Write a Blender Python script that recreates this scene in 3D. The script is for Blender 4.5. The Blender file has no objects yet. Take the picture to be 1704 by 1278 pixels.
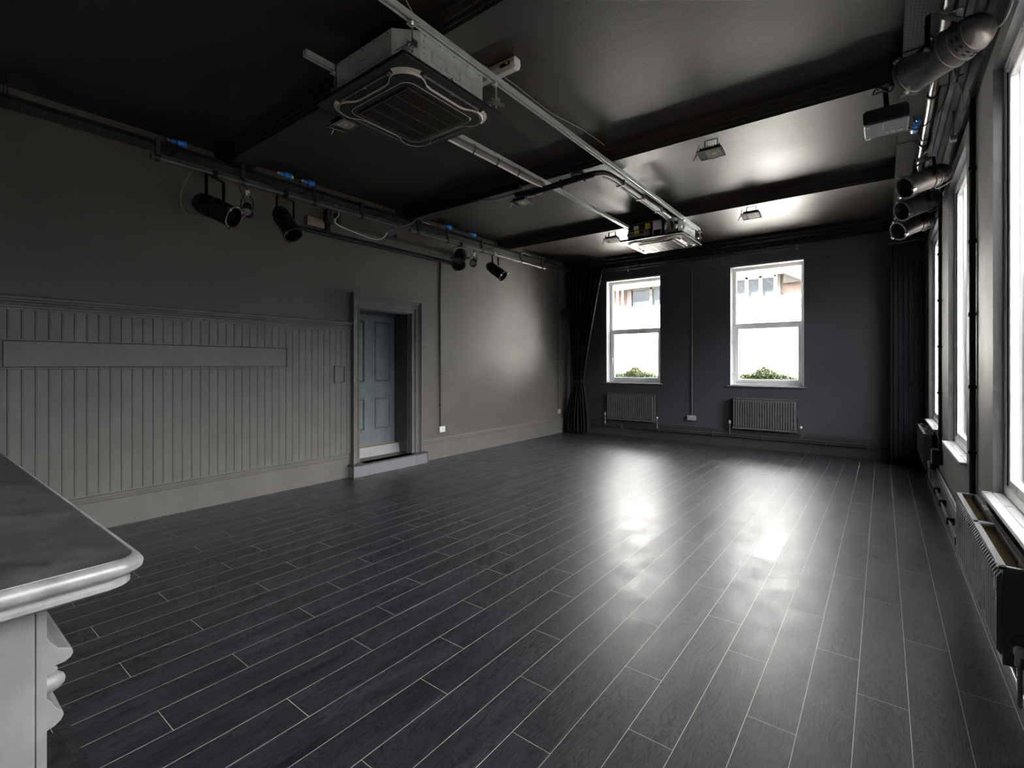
import bpy, math, random
from mathutils import Vector, Matrix, Quaternion
random.seed(7)
C = bpy.context.scene.collection
PI = math.pi
V = Vector

# ------------------------------------------------------------------ room
XL, XR, YB, YN = -5.69, 0.51, 9.60, -0.35      # left, right, back, near wall planes
ZC, ZB = 3.78, 3.62                            # ceiling, underside of beams
BACK_WIN = [(-4.77, -3.58), (-2.25, -1.07)]    # x ranges
RIGHT_WIN = [(7.45, 8.86), (5.06, 6.37), (2.60, 3.95), (0.15, 1.50)]  # y ranges
BZ0, BZ1 = 1.125, 3.31
RZ0, RZ1 = 0.75, 3.22

# ------------------------------------------------------------------ materials
class NT:
    def __init__(s, name):
        s.m = bpy.data.materials.new(name); s.m.use_nodes = True
        s.t = s.m.node_tree; s.t.nodes.clear()
        s.out = s.n('ShaderNodeOutputMaterial')
    def n(s, t, **k):
        o = s.t.nodes.new(t)
        for a, v in k.items(): setattr(o, a, v)
        return o
    def l(s, a, b): s.t.links.new(a, b)
    def setin(s, sock, v):
        if hasattr(v, 'is_output') or isinstance(v, bpy.types.NodeSocket): s.l(v, sock)
        else: sock.default_value = v
    def math(s, op, a, b=0.0, c=0.0):
        o = s.n('ShaderNodeMath', operation=op)
        s.setin(o.inputs[0], a); s.setin(o.inputs[1], b); s.setin(o.inputs[2], c)
        return o.outputs[0]
    def mix(s, f, a, b):
        o = s.n('ShaderNodeMix', data_type='RGBA')
        s.setin(o.inputs[0], f); s.setin(o.inputs[6], a); s.setin(o.inputs[7], b)
        return o.outputs[2]
    def obj(s): return s.n('ShaderNodeTexCoord').outputs['Object']
    def map(s, vec, scale=(1, 1, 1), loc=(0, 0, 0)):
        o = s.n('ShaderNodeMapping'); s.l(vec, o.inputs[0])
        o.inputs['Scale'].default_value = scale; o.inputs['Location'].default_value = loc
        return o.outputs[0]
    def noise(s, vec, sc, det=3, rough=.5, dist=0):
        o = s.n('ShaderNodeTexNoise'); s.l(vec, o.inputs['Vector'])
        o.inputs['Scale'].default_value = sc; o.inputs['Detail'].default_value = det
        o.inputs['Roughness'].default_value = rough; o.inputs['Distortion'].default_value = dist
        return o.outputs['Fac']
    def rng(s, v, a, b, c, d):
        o = s.n('ShaderNodeMapRange'); s.setin(o.inputs[0], v)
        for i, x in enumerate((a, b, c, d)): o.inputs[i+1].default_value = x
        return o.outputs[0]
    def bump(s, h, st, dist=.01, normal=None):
        o = s.n('ShaderNodeBump'); s.setin(o.inputs['Height'], h)
        o.inputs['Strength'].default_value = st; o.inputs['Distance'].default_value = dist
        if normal is not None: s.l(normal, o.inputs['Normal'])
        return o.outputs[0]
    def bsdf(s, col, rough=.5, metal=0., spec=.5, normal=None, **k):
        o = s.n('ShaderNodeBsdfPrincipled')
        s.setin(o.inputs['Base Color'], col); s.setin(o.inputs['Roughness'], rough)
        o.inputs['Metallic'].default_value = metal; o.inputs['Specular IOR Level'].default_value = spec
        if normal is not None: s.l(normal, o.inputs['Normal'])
        for a, v in k.items(): s.setin(o.inputs[a], v)
        return o.outputs[0]
    def end(s, sh): s.l(sh, s.out.inputs[0]); return s.m

def c4(c): return (c[0], c[1], c[2], 1)

def paint(name, col, rough=.45, var=.18, vscale=2.5, bumps=.15, bscale=60, spec=.5, metal=0., lift=(1, 1, 1), bdist=.002):
    t = NT(name); o = t.obj()
    n = t.noise(o, vscale, 5, .6)
    d = [x*(1-var) for x in col]; l = [min(1, x*(1+var)*k) for x, k in zip(col, lift)]
    c = t.mix(t.rng(n, .3, .7, 0, 1), c4(d), c4(l))
    r = t.rng(t.noise(o, vscale*1.7, 4), .3, .7, max(.02, rough*.85), min(1, rough*1.15))
    b = t.bump(t.noise(o, bscale, 3, .6), bumps, bdist)
    return t.end(t.bsdf(c, r, metal, spec, b))

M = {}
M['wall_left'] = paint('warm grey satin wall paint', (.112, .102, .089), .48, .10, 1.3, .10, 45)
M['wall_back'] = paint('backlit grey satin wall paint', (.064, .066, .078), .42, .10, 1.3, .10, 45)  # same paint as the left wall; its backlit shade is in the colour
M['wall_right'] = paint('lit grey satin wall paint', (.130, .122, .116), .5, .08, 1.3, .10, 45)  # same paint as the other walls; grazing window light is in the colour
M['wood_left'] = paint('warm grey gloss woodwork', (.128, .122, .113), .40, .12, 3.5, .12, 25)
M['wood_back'] = paint('charcoal gloss woodwork', (.052, .053, .058), .35, .1, 3.5, .12, 25)
M['wood_right'] = paint('grey gloss woodwork', (.12, .12, .122), .33, .08, 3.5, .1, 25)
M['beam'] = paint('black painted beam', (.008, .008, .009), .75, .1, 4, .3, 20, spec=.2)
M['frame_white'] = paint('white window plastic', (.86, .865, .87), .3, .03, 4, .03, 30)
M['sill_grey'] = paint('grey gloss sill', (.20, .205, .21), .25, .08, 4, .05, 30)
M['black'] = paint('black enamel', (.012, .012, .013), .45, .2, 8, .1, 40)
M['black_matt'] = paint('black matt plastic', (.010, .010, .012), .6, .2, 8, .1, 60)
M['can_black'] = paint('worn black enamel steel', (.03, .029, .028), .30, .35, 9, .25, 30, metal=.75)
M['can_silver'] = paint('worn grey black lamp steel', (.17, .165, .16), .33, .45, 8, .25, 30, metal=.7)
M['pipe_grey'] = paint('dark grey pipe paint', (.085, .082, .078), .4, .2, 9, .1, 40)
M['socket_metal'] = paint('brushed steel plate', (.50, .51, .52), .35, .05, 20, .02, 80, metal=.3)
M['tread'] = paint('dark laminate tread', (.035, .035, .040), .35, .2, 12, .1, 40)
M['galv'] = paint('galvanised steel', (.62, .70, .69), .36, .14, 14, .1, 80, metal=.45)
M['steel'] = paint('bright zinc steel', (.62, .64, .65), .3, .1, 20, .1, 80, metal=1.)
M['chrome'] = paint('chromed metal', (.75, .75, .75), .15, .05, 20, .02, 80, metal=1.)
M['white_plastic'] = paint('white plastic', (.75, .75, .74), .35, .04, 9, .03, 40)
M['cream_plastic'] = paint('cream plastic', (.52, .50, .44), .4, .08, 9, .05, 40)
M['blue_plastic'] = paint('blue connector plastic', (.03, .26, .85), .35, .1, 9, .05, 40)
M['yellow'] = paint('yellow plastic', (.75, .68, .03), .4, .1, 9, .05, 40)
M['ac_black'] = paint('black textured panel', (.013, .013, .014), .33, .1, 9, .1, 90)
M['grille'] = paint('dark grille plastic', (.055, .047, .042), .4, .1, 9, .05, 40)
M['radiator'] = paint('graphite radiator enamel', (.115, .115, .119), .30, .02, 3, .0, 40)
M['fins'] = paint('tarnished brown fins', (.22, .15, .07), .45, .3, 30, .1, 60, metal=.4)
M['door_blue'] = paint('blue grey door paint', (.145, .168, .187), .40, .16, 6, .15, 20)
M['raw_wood'] = paint('worn bare wood edge', (.30, .20, .08), .6, .5, 40, .3, 50)
M['kick'] = paint('grey riser board', (.29, .28, .295), .40, .12, 6, .1, 30)
M['step_front'] = paint('grey laminate riser', (.17, .163, .18), .35, .1, 8, .1, 30)
M['plaster_grey'] = paint('light grey mantel paint', (.15, .153, .152), .45, .25, 7, .35, 22)
M['lagging'] = paint('grey pipe lagging', (.16, .155, .15), .55, .2, 12, .3, 40)
M['cable_grey'] = paint('grey cable sheath', (.25, .26, .27), .4, .1, 12, .05, 40)
M['cable_blue'] = paint('blue grey cable sheath', (.10, .16, .20), .4, .1, 12, .05, 40)
M['card'] = paint('weathered beige card', (.30, .24, .17), .6, .2, 12, .05, 40)
M['lamp_face'] = paint('silver reflector', (.55, .56, .55), .25, .1, 12, .05, 40, metal=.6)
M['lamp_face_bright'] = paint('pale reflector', (.9, .88, .84), .18, .05, 12, .05, 40, metal=.3)  # lighter copy of the silver reflector, for two of the floodlights
M['amber'] = paint('amber led chip', (.75, .38, .05), .4, .1, 12, .05, 40)
M['rust'] = paint('rusty steel clip', (.20, .08, .04), .6, .3, 40, .2, 60)
M['soil'] = paint('dark planter', (.05, .045, .04), .7, .2, 9, .2, 40)
M['render_white'] = paint('white painted render', (.72, .72, .70), .8, .04, 1, .1, 20)
M['brick'] = paint('pink brown brick', (.055, .036, .028), .8, .2, 5, .2, 20)
M['slate'] = paint('grey soffit boards', (.05, .05, .045), .8, .1, 3, .1, 20)
M['facade_glass'] = paint('grey blue window glass', (.022, .027, .032), .2, .4, 1.2, .02, 5)
M['paving'] = paint('pale street paving', (.50, .43, .35), .9, .1, 1, .1, 10)

def mk_ceiling():
    t = NT('black orange peel ceiling paint'); o = t.obj()
    n = t.noise(o, 1.2, 5, .6)
    c = t.mix(n, (.022, .018, .015, 1), (.034, .028, .023, 1))
    b1 = t.bump(t.noise(o, 70, 2, .5), .30, .004)
    b2 = t.bump(t.noise(t.map(o, (1, 6, 1)), 2.5, 3, .5), .07, .02, b1)
    return t.end(t.bsdf(c, t.rng(n, .3, .7, .42, .50), 0, .5, b2))
M['ceiling'] = mk_ceiling()

def mk_floor():
    t = NT('dark laminate plank floor'); o = t.obj()
    sx = t.n('ShaderNodeSeparateXYZ'); t.l(o, sx.inputs[0])
    x, y = sx.outputs[0], sx.outputs[1]
    W, Ln = .1848, 1.145
    xp = t.math('DIVIDE', t.math('SUBTRACT', x, .091), W)
    k = t.math('FLOOR', xp); fx = t.math('FRACT', xp)
    j3 = t.math('FLOORED_MODULO', t.math('MULTIPLY', k, -1.), 3.)
    e1 = t.math('COMPARE', j3, 1., .25); e2 = t.math('COMPARE', j3, 2., .25)
    off = t.math('ADD', 1.11, t.math('ADD', t.math('MULTIPLY', e1, -.685), t.math('MULTIPLY', e2, -.38)))
    yp = t.math('DIVIDE', t.math('SUBTRACT', y, off), Ln)
    ky = t.math('FLOOR', yp); fy = t.math('FRACT', yp)
    g = .0024
    lx = t.math('LESS_THAN', t.math('MULTIPLY', t.math('PINGPONG', fx, .5), W), g*.55)
    ly = t.math('LESS_THAN', t.math('MULTIPLY', t.math('PINGPONG', fy, .5), Ln), g*.45)
    gap = t.math('MAXIMUM', lx, ly)
    cb = t.n('ShaderNodeCombineXYZ'); t.l(k, cb.inputs[0]); t.l(ky, cb.inputs[1])
    wn = t.n('ShaderNodeTexWhiteNoise', noise_dimensions='2D'); t.l(cb.outputs[0], wn.inputs['Vector'])
    rv = wn.outputs['Value']
    # grain coordinates shifted per plank
    va = t.n('ShaderNodeVectorMath', operation='MULTIPLY_ADD')
    t.l(wn.outputs['Color'], va.inputs[0]); va.inputs[1].default_value = (9, 9, 9); t.l(o, va.inputs[2])
    gm = t.map(va.outputs[0], (8, 1.0, 1))
    n1 = t.noise(t.map(va.outputs[0], (9, 1.4, 1)), 1.4, 6, .65, .6)
    cn = t.noise(gm, 1.0, 4, .5, .5)
    ring = t.math('PINGPONG', t.math('MULTIPLY', cn, 34.), .5)
    ring = t.rng(ring, .05, .32, 0, 1)
    n2 = t.noise(t.map(va.outputs[0], (95, 5, 1)), 3, 4, .7)
    h = t.math('ADD', t.math('MULTIPLY', ring, .55), t.math('MULTIPLY', n2, .6))
    c = t.mix(t.rng(n1, .3, .72, 0, 1), (.014, .014, .019, 1), (.060, .056, .071, 1))
    c = t.mix(t.math('MULTIPLY', rv, .45), c, (.020, .022, .027, 1))
    dark = t.math('MULTIPLY', t.math('SUBTRACT', 1., ring), t.rng(n1, .3, .7, .62, .2))
    c = t.mix(dark, c, (.006, .006, .008, 1))
    c = t.mix(t.rng(n2, .38, .6, .75, 0), c, (.006, .006, .008, 1))
    dust = t.rng(t.noise(o, 3.1, 7, .78), .60, .78, 0, .30)
    c = t.mix(dust, c, (.10, .105, .12, 1))
    c = t.mix(gap, c, (.55, .51, .46, 1))
    hh = t.math('SUBTRACT', t.math('MULTIPLY', h, .30), t.math('MULTIPLY', gap, .6))
    b = t.bump(hh, .5, .0014)
    r = t.math('ADD', t.rng(t.noise(o, 5, 4), .3, .7, .33, .41), t.math('MULTIPLY', rv, .04))
    sh = t.bsdf(c, r, 0, .6, b)
    pb = [x for x in t.t.nodes if x.type == 'BSDF_PRINCIPLED'][0]
    t.l(t.rng(h, .2, 1.0, .48, .85), pb.inputs['Specular IOR Level'])
    return t.end(sh)
M['floor'] = mk_floor()

def mk_glass():
    t = NT('clear window glass')
    tr = t.n('ShaderNodeBsdfTransparent'); tr.inputs[0].default_value = (.955, .958, .96, 1)
    gl = t.n('ShaderNodeBsdfGlossy'); gl.inputs['Roughness'].default_value = .02
    fr = t.n('ShaderNodeFresnel'); fr.inputs[0].default_value = 1.45
    mx = t.n('ShaderNodeMixShader'); t.l(t.math('MULTIPLY', fr.outputs[0], .8), mx.inputs[0])
    t.l(tr.outputs[0], mx.inputs[1]); t.l(gl.outputs[0], mx.inputs[2])
    return t.end(mx.outputs[0])
M['glass'] = mk_glass()

def mk_tray():
    t = NT('perforated painted tray steel'); o = t.obj()
    sx = t.n('ShaderNodeSeparateXYZ'); t.l(o, sx.inputs[0])
    row = t.math('FLOOR', t.math('MULTIPLY', sx.outputs[0], 1/.019))
    px = t.math('FRACT', t.math('MULTIPLY', sx.outputs[0], 1/.019))
    py = t.math('FRACT', t.math('ADD', t.math('MULTIPLY', sx.outputs[1], 1/.034), t.math('MULTIPLY', row, .5)))
    dx = t.math('MULTIPLY', t.math('SUBTRACT', px, .5), .019)
    dy = t.math('MULTIPLY', t.math('SUBTRACT', py, .5), .034)
    dy2 = t.math('MAXIMUM', t.math('SUBTRACT', t.math('ABSOLUTE', dy), .004), 0.)
    r2 = t.math('SQRT', t.math('ADD', t.math('MULTIPLY', dx, dx), t.math('MULTIPLY', dy2, dy2)))
    hole = t.math('LESS_THAN', r2, .0042)
    return t.end(t.bsdf(t.mix(hole, (.06, .052, .048, 1), (.002, .002, .002, 1)), .42, 0, .4))
M['tray'] = mk_tray()

def mk_curtain():
    t = NT('black velvet curtain cloth'); o = t.obj()
    c = t.mix(t.noise(o, 6, 4), (.008, .007, .011, 1), (.016, .013, .021, 1))
    b = t.bump(t.noise(o, 400, 2), .2, .001)
    return t.end(t.bsdf(c, .75, 0, .25, b, **{'Sheen Weight': .06, 'Sheen Roughness': .4}))
M['curtain'] = mk_curtain()

def mk_mantel_top():
    t = NT('worn dark slate shelf'); o = t.obj()
    n = t.noise(o, 9, 9, .75); n2 = t.noise(t.map(o, (3, 14, 3)), 4, 6, .7, 1.0)
    c = t.mix(t.rng(n, .38, .64, 0, 1), (.022, .023, .025, 1), (.082, .084, .088, 1))
    c = t.mix(t.rng(n2, .55, .75, 0, .35), c, (.16, .165, .165, 1))
    sc = t.rng(t.noise(t.map(o, (30, 4, 1)), 6, 2, .5, 2.5), .71, .74, 0, .35)
    c = t.mix(sc, c, (.22, .22, .21, 1))
    b = t.bump(t.noise(o, 30, 5, .6), .25, .003)
    return t.end(t.bsdf(c, t.rng(n, .3, .7, .28, .42), 0, .5, b))
M['mantel_top'] = mk_mantel_top()
M['mantel_edge'] = paint('silvery worn shelf moulding', (.19, .192, .195), .36, .35, 16, .5, 18)
M['hearth'] = paint('rough black slate', (.018, .020, .022), .5, .6, 18, 1.0, 16, bdist=.012)

def mk_leaf(name, a, b_):
    t = NT(name); i = t.n('ShaderNodeNewGeometry').outputs['Random Per Island']
    return t.end(t.bsdf(t.mix(i, c4(a), c4(b_)), .5))
M['leaf'] = mk_leaf('garden leaves', (.018, .04, .006), (.09, .12, .02))
M['petal'] = mk_leaf('pink and yellow petals', (.20, .06, .08), (.22, .16, .09))

# ------------------------------------------------------------------ mesh builder
class MB:
    def __init__(s): s.v = []; s.f = []
    def add(s, v, f):
        n = len(s.v); s.v += [V(p) for p in v]; s.f += [tuple(i+n for i in q) for q in f]; return s
    def box(s, a, b, bev=0):
        x0, x1 = sorted((a[0], b[0])); y0, y1 = sorted((a[1], b[1])); z0, z1 = sorted((a[2], b[2]))
        v = [(x, y, z) for x in (x0, x1) for y in (y0, y1) for z in (z0, z1)]
        f = [(0, 1, 3, 2), (4, 6, 7, 5), (0, 4, 5, 1), (2, 3, 7, 6), (0, 2, 6, 4), (1, 5, 7, 3)]
        return s.add(v, f)
    def frames(s, path):
        """parallel-transport frames"""
        P = [V(p) for p in path]; T = []
        for i in range(len(P)):
            a = P[max(0, i-1)]; b = P[min(len(P)-1, i+1)]; T.append((b-a).normalized())
        u = T[0].orthogonal().normalized(); R = []
        for i, t in enumerate(T):
            if i: u = (T[i-1].rotation_difference(t)) @ u
            u = (u - t*u.dot(t)).normalized(); R.append((P[i], t, u, t.cross(u)))
        return R
    def tube(s, path, r, n=8, cap=True):
        fr = s.frames(path); v = []; f = []
        for i, (p, t, u, w) in enumerate(fr):
            rr = r[i] if isinstance(r, (list, tuple)) else r
            for k in range(n):
                a = 2*PI*k/n; v.append(p + (u*math.cos(a)+w*math.sin(a))*rr)
        for i in range(len(fr)-1):
            for k in range(n):
                k2 = (k+1) % n; f.append((i*n+k, i*n+k2, (i+1)*n+k2, (i+1)*n+k))
        if cap: f.append(tuple(range(n))[::-1]); f.append(tuple((len(fr)-1)*n+k for k in range(n)))
        return s.add(v, f)
    def cyl(s, a, b, r, n=16): return s.tube([a, b], r, n)
    def lathe(s, prof, n=24, axis='Z', origin=(0, 0, 0)):
        v = []; f = []; o = V(origin)
        for (r, z) in prof:
            for k in range(n):
                a = 2*PI*k/n; p = V((r*math.cos(a), r*math.sin(a), z))
                if axis == 'X': p = V((p.z, p.x, p.y))
                if axis == 'Y': p = V((p.y, p.z, p.x))
                v.append(o+p)
        for i in range(len(prof)-1):
            for k in range(n):
                k2 = (k+1) % n; f.append((i*n+k, i*n+k2, (i+1)*n+k2, (i+1)*n+k))
        return s.add(v, f)
    def prism(s, prof, a, b, ax):
        """closed 2D profile extruded along axis ax from a to b; profile gives the other two coords in xyz order"""
        n = len(prof); v = []
        for t in (a, b):
            for (p, q) in prof:
                v.append({'X': (t, p, q), 'Y': (p, t, q), 'Z': (p, q, t)}[ax])
        f = [tuple(range(n)), tuple(range(2*n-1, n-1, -1))]
        for i in range(n):
            j = (i+1) % n; f.append((i, j, n+j, n+i))
        return s.add(v, f)
    def quad(s, a, b, c, d): return s.add([a, b, c, d], [(0, 1, 2, 3)])
    def build(s, name, mat, parent=None, smooth=False, bevel=0, solid=0, subsurf=0, autosmooth=True, off=None):
        me = bpy.data.meshes.new(name)
        o = V((0, 0, 0))
        if parent is not None and off is None: o = wloc(parent)
        if off is not None: o = V(off)
        me.from_pydata([p-o for p in s.v], [], s.f)
        import bmesh
        bm = bmesh.new(); bm.from_mesh(me); bmesh.ops.recalc_face_normals(bm, faces=bm.faces)
        bm.to_mesh(me); bm.free()
        me.materials.append(M[mat] if isinstance(mat, str) else mat)
        ob = bpy.data.objects.new(name, me); C.objects.link(ob)
        if parent is not None: ob.parent = parent
        if off is not None and parent is None: ob.location = off
        if smooth:
            me.shade_smooth() if hasattr(me, 'shade_smooth') else None
            for p in me.polygons: p.use_smooth = True
            if autosmooth:
                try: me.set_sharp_from_angle(angle=math.radians(38))
                except Exception: pass
        if solid:
            md = ob.modifiers.new('solid', 'SOLIDIFY'); md.thickness = solid; md.offset = 0
        if bevel:
            md = ob.modifiers.new('bevel', 'BEVEL'); md.width = bevel; md.segments = 2; md.limit_method = 'ANGLE'
        if subsurf:
            md = ob.modifiers.new('sub', 'SUBSURF'); md.levels = subsurf; md.render_levels = subsurf
        return ob

def wloc(o):
    p = V((0, 0, 0))
    while o is not None: p += o.location; o = o.parent
    return p

def tag(o, label, cat, group=None, kind=None):
    if label: o['label'] = label
    if cat: o['category'] = cat
    if group: o['group'] = group
    if kind: o['kind'] = kind
    return o
def thing(name, label, cat, loc, group=None):
    o = bpy.data.objects.new(name, None); C.objects.link(o); o.location = loc
    o.empty_display_size = .1
    return tag(o, label, cat, group)
def struct(name, mb, mat, label=None, parent=None, **k):
    o = mb.build(name, mat, parent, **k)
    if parent is None:
        o['kind'] = 'structure'
        if label: o['label'] = label
    return o
def copy_tree(o, parent=None):
    c = o.copy(); C.objects.link(c)
    if parent is not None: c.parent = parent
    for ch in [x for x in bpy.data.objects if x.parent == o]: copy_tree(ch, c)
    return c
def smooth_path(pts, n=6):
    P = [V(p) for p in pts]; out = []
    for i in range(len(P)-1):
        p0 = P[max(0, i-1)]; p1 = P[i]; p2 = P[i+1]; p3 = P[min(len(P)-1, i+2)]
        for k in range(n):
            t = k/n
            out.append(.5*((2*p1)+(p2-p0)*t+(2*p0-5*p1+4*p2-p3)*t*t+(3*p1-p0-3*p2+p3)*t**3))
    out.append(P[-1]); return out

# ------------------------------------------------------------------ shell
def wall_with_holes(axis, plane0, plane1, u0, u1, z0, z1, holes):
    """boxes around rectangular holes; axis = normal axis"""
    m = MB(); us = [u0]
    for h in sorted(holes): us += [h[0], h[1]]
    us.append(u1)
    def bx(a, b, c, d):
        if b-a < 1e-6 or d-c < 1e-6: return
        if axis == 'X': m.box((plane0, a, c), (plane1, b, d))
        else: m.box((a, plane0, c), (b, plane1, d))
    hs = sorted(holes)
    prev = u0
    for h in hs:
        bx(prev, h[0], z0, z1); bx(h[0], h[1], z0, h[2]); bx(h[0], h[1], h[3], z1); prev = h[1]
    bx(prev, u1, z0, z1)
    return m

struct('floor', MB().box((XL-.6, YN-.2, -.12), (XR+.25, YB+.3, 0)), 'floor')
struct('ceiling', MB().box((XL-.6, YN-.2, ZC), (XR+.25, YB+.3, ZC+.2)), 'ceiling')
struct('wall_back', wall_with_holes('Y', YB, YB+.3, XL-.6, XR+.25, 0, ZC, [(a, b, BZ0, BZ1) for a, b in BACK_WIN]), 'wall_back')
struct('wall_right', wall_with_holes('X', XR, XR+.115, YN, YB, 0, ZC, [(a, b, RZ0, RZ1) for a, b in RIGHT_WIN]), 'wall_right')
DO0, DO1, DTOP = 3.965, 4.887, 2.28
wl = wall_with_holes('X', XL-.5, XL, YN, YB, 0, ZC, [(DO0, DO1, .16, DTOP)])
struct('wall_left', wl, 'wall_left')
struct('wall_near', MB().box((XL-.6, YN-.2, 0), (XR+.25, YN, ZC)), 'wall_right')
struct('wall_chimney', MB().box((-3.25, YN, 0), (-.78, 0.0, ZC)), 'wall_left')

# baseboards: plain board with stepped cap
def skirt(sign, plane, t=.022, h=.33):
    s = sign
    return [(plane, 0), (plane+s*t, 0), (plane+s*t, .255), (plane+s*(t+.008), .262), (plane+s*(t+.008), .272), (plane+s*t, .276),
            (plane+s*t, .284), (plane+s*(t+.004), .29), (plane+s*(t+.004), .306), (plane+s*.012, .318), (plane+s*.010, h), (plane, h)]
m = MB().prism(skirt(1, XL), 0.0+YN, 3.80, 'Y').prism(skirt(1, XL), 5.11, YB, 'Y')
struct('baseboard_left', m, 'wood_left')
struct('baseboard_back', MB().prism(skirt(-1, YB), XL+.03, XR-.03, 'X'), 'wood_back')
struct('baseboard_right', MB().prism(skirt(-1, XR, .02, .29), YN, YB-.03, 'Y'), 'wood_right')

# ceiling beams, near face stepped in ribs
for i, y in enumerate((2.20, 4.63, 7.00)):
    pr = [(y-.03, ZC), (y-.03, ZC-.035), (y-.018, ZC-.04), (y-.018, ZC-.085), (y-.006, ZC-.09), (y-.006, ZC-.125), (y, ZC-.13), (y, ZB),
          (y+.25, ZB), (y+.25, ZC)]
    struct('trim_%d' % (i+1), MB().prism(pr, XL, XR, 'X'), 'beam' if i == 9 else 'ceiling')
# moulded beam at head of back wall and stepped cornice on window wall
struct('trim_4', MB().prism([(YB, ZC), (9.30, ZC), (9.30, 3.72), (9.34, 3.70), (9.34, 3.66), (9.40, 3.64), (9.40, 3.60), (YB, 3.60)], XL, XR, 'X'), 'beam')
struct('trim_5', MB().prism([(YB, 3.60), (YB-.03, 3.60), (YB-.03, 3.325), (YB, 3.325)], XL, XR-.12, 'X'), 'wall_back')
struct('trim_6', MB().prism([(XR, ZC), (.33, ZC), (.33, 3.74), (.36, 3.72), (.36, 3.66), (.39, 3.64), (.39, 3.58), (.42, 3.56), (.42, 3.50), (.45, 3.48), (.45, 3.42), (.48, 3.40), (.48, 3.34), (XR, 3.34)], YN, YB, 'Y'), 'beam')

# tongue and groove boarding with bead lines
yy = []; pitch = .0829; y = .624-pitch*12
pts = []
while y < 3.83:
    pts += [(y-.0024, .016), (y, .007), (y+.0024, .016), (y+.0095, .016), (y+.0105, .0142), (y+.0115, .016)]
    y += pitch
pts = [p for p in pts if YN+.01 < p[0] < 3.835]
pts = [(YN, .016)] + pts + [(3.84, .016)]
m = MB(); n = len(pts)
v = [(XL+d, a, z) for z in (.325, 1.965) for a, d in pts]
m.add(v, [(i, i+1, n+i+1, n+i) for i in range(n-1)])
o = struct('trim_7', m, 'wood_left', 'warm grey tongue and groove boarding on the left wall')
# dado rail
d = XL
struct('trim_8', MB().prism([(d, 1.955), (d+.022, 1.955), (d+.022, 1.975), (d+.030, 1.978), (d+.030, 1.995), (d+.022, 2.0), (d+.026, 2.02), (d+.038, 2.028), (d+.038, 2.04), (d+.052, 2.046), (d+.052, 2.066), (d+.046, 2.074), (d, 2.078)], YN, 3.845, 'Y'), 'wood_left')

# door architrave profile mitred: head + two legs
dr = thing('door_1', 'blue grey four panel door in a deep moulded grey frame', None, (XL, 4.43, .165)); dr['kind'] = 'structure'
def arch(w0, w1, x):  # steps
    return [(w0, 0), (w0, x)]
A0, A1, AT = 3.845, 5.065, 2.478
W = DO0-A0
steps = [(0, .075), (.018, .075), (.018, .060), (.030, .060), (.030, .048), (.046, .052), (.060, .040), (.075, .040), (.075, .026), (W-.02, .026), (W-.02, .034), (W, .034)]
def frame_profile():
    return [(0, 0)] + steps + [(W, 0)]
m = MB(); P = frame_profile(); n = len(P)
ring = []
for (w, x) in P:
    ring.append([(XL+x, A0+w, .165), (XL+x, A0+w, AT-w*(AT-DTOP)/W), (XL+x, A1-w*(A1-DO1)/W, AT-w*(AT-DTOP)/W), (XL+x, A1-w*(A1-DO1)/W, .165)])
v = [p for r in ring for p in r]; f = []
for i in range(n-1):
    for k in range(3): f.append((i*4+k, i*4+k+1, (i+1)*4+k+1, (i+1)*4+k))
f.append(tuple(i*4 for i in range(n))); f.append(tuple(i*4+3 for i in range(n)))
m.add(v, f).build('architrave', 'wood_left', dr)
# lining of the recess
m = MB().box((XL-.36, DO0-.001, .165), (XL, DO0+.022, DTOP)).box((XL-.36, DO1-.022, .165), (XL, DO1+.001, DTOP)).box((XL-.36, DO0, DTOP-.022), (XL, DO1, DTOP+.001))
m.box((XL-.06, DO1-.04, .165), (XL-.02, DO1-.02, DTOP-.02)).box((XL-.06, DO0+.02, .165), (XL-.02, DO0+.04, DTOP-.02))
m.build('lining', 'wood_back', dr)
# leaf with sunk panels
XD = -6.04
def panel_door(parent):
    m = MB(); y0, y1, z0, z1 = DO0, DO1, .31, DTOP
    Y = [y0, 4.065, 4.325, 4.50, 4.79, y1]; Z = [z0, .535, 1.015, 1.245, 2.16, z1]
    for i in range(5):
        for k in range(5):
            hole = i in (1, 3) and k in (1, 3)
            a, b, c, d_ = Y[i], Y[i+1], Z[k], Z[k+1]
            if not hole: m.quad((XD, a, c), (XD, b, c), (XD, b, d_), (XD, a, d_))
            else:
                def rect(e, x): return [(x, a+e, c+e), (x, b-e, c+e), (x, b-e, d_-e), (x, a+e, d_-e)]
                R = [rect(0, XD), rect(.003, XD-.006), rect(.006, XD+.009), rect(.016, XD+.010), rect(.026, XD-.016), rect(.031, XD-.018), rect(.036, XD-.010)]
                vv = [p for r in R for p in r]; ff = []
                for q in range(len(R)-1):
                    for w in range(4): ff.append((q*4+w, q*4+(w+1) % 4, (q+1)*4+(w+1) % 4, (q+1)*4+w))
                ff.append(tuple((len(R)-1)*4+w for w in range(4))); m.add(vv, ff)
    m.box((XD-.05, y0, z0), (XD-.03, y1, z1))
    return m.build('door_leaf', 'door_blue', parent)
leaf = panel_door(dr)
MB().box((XD-.002, DO0+.02, .300), (XD+.012, DO1-.02, .316)).build('worn_edge', 'raw_wood', leaf)['label'] = 'bare worn wood edge'
MB().prism([(XD-.03, .165), (XD+.13, .165), (XD+.10, .305), (XD-.03, .305)], DO0+.02, DO1-.02, 'Y').build('kick_board', 'kick', dr)['label'] = 'light grey riser board'
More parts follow.
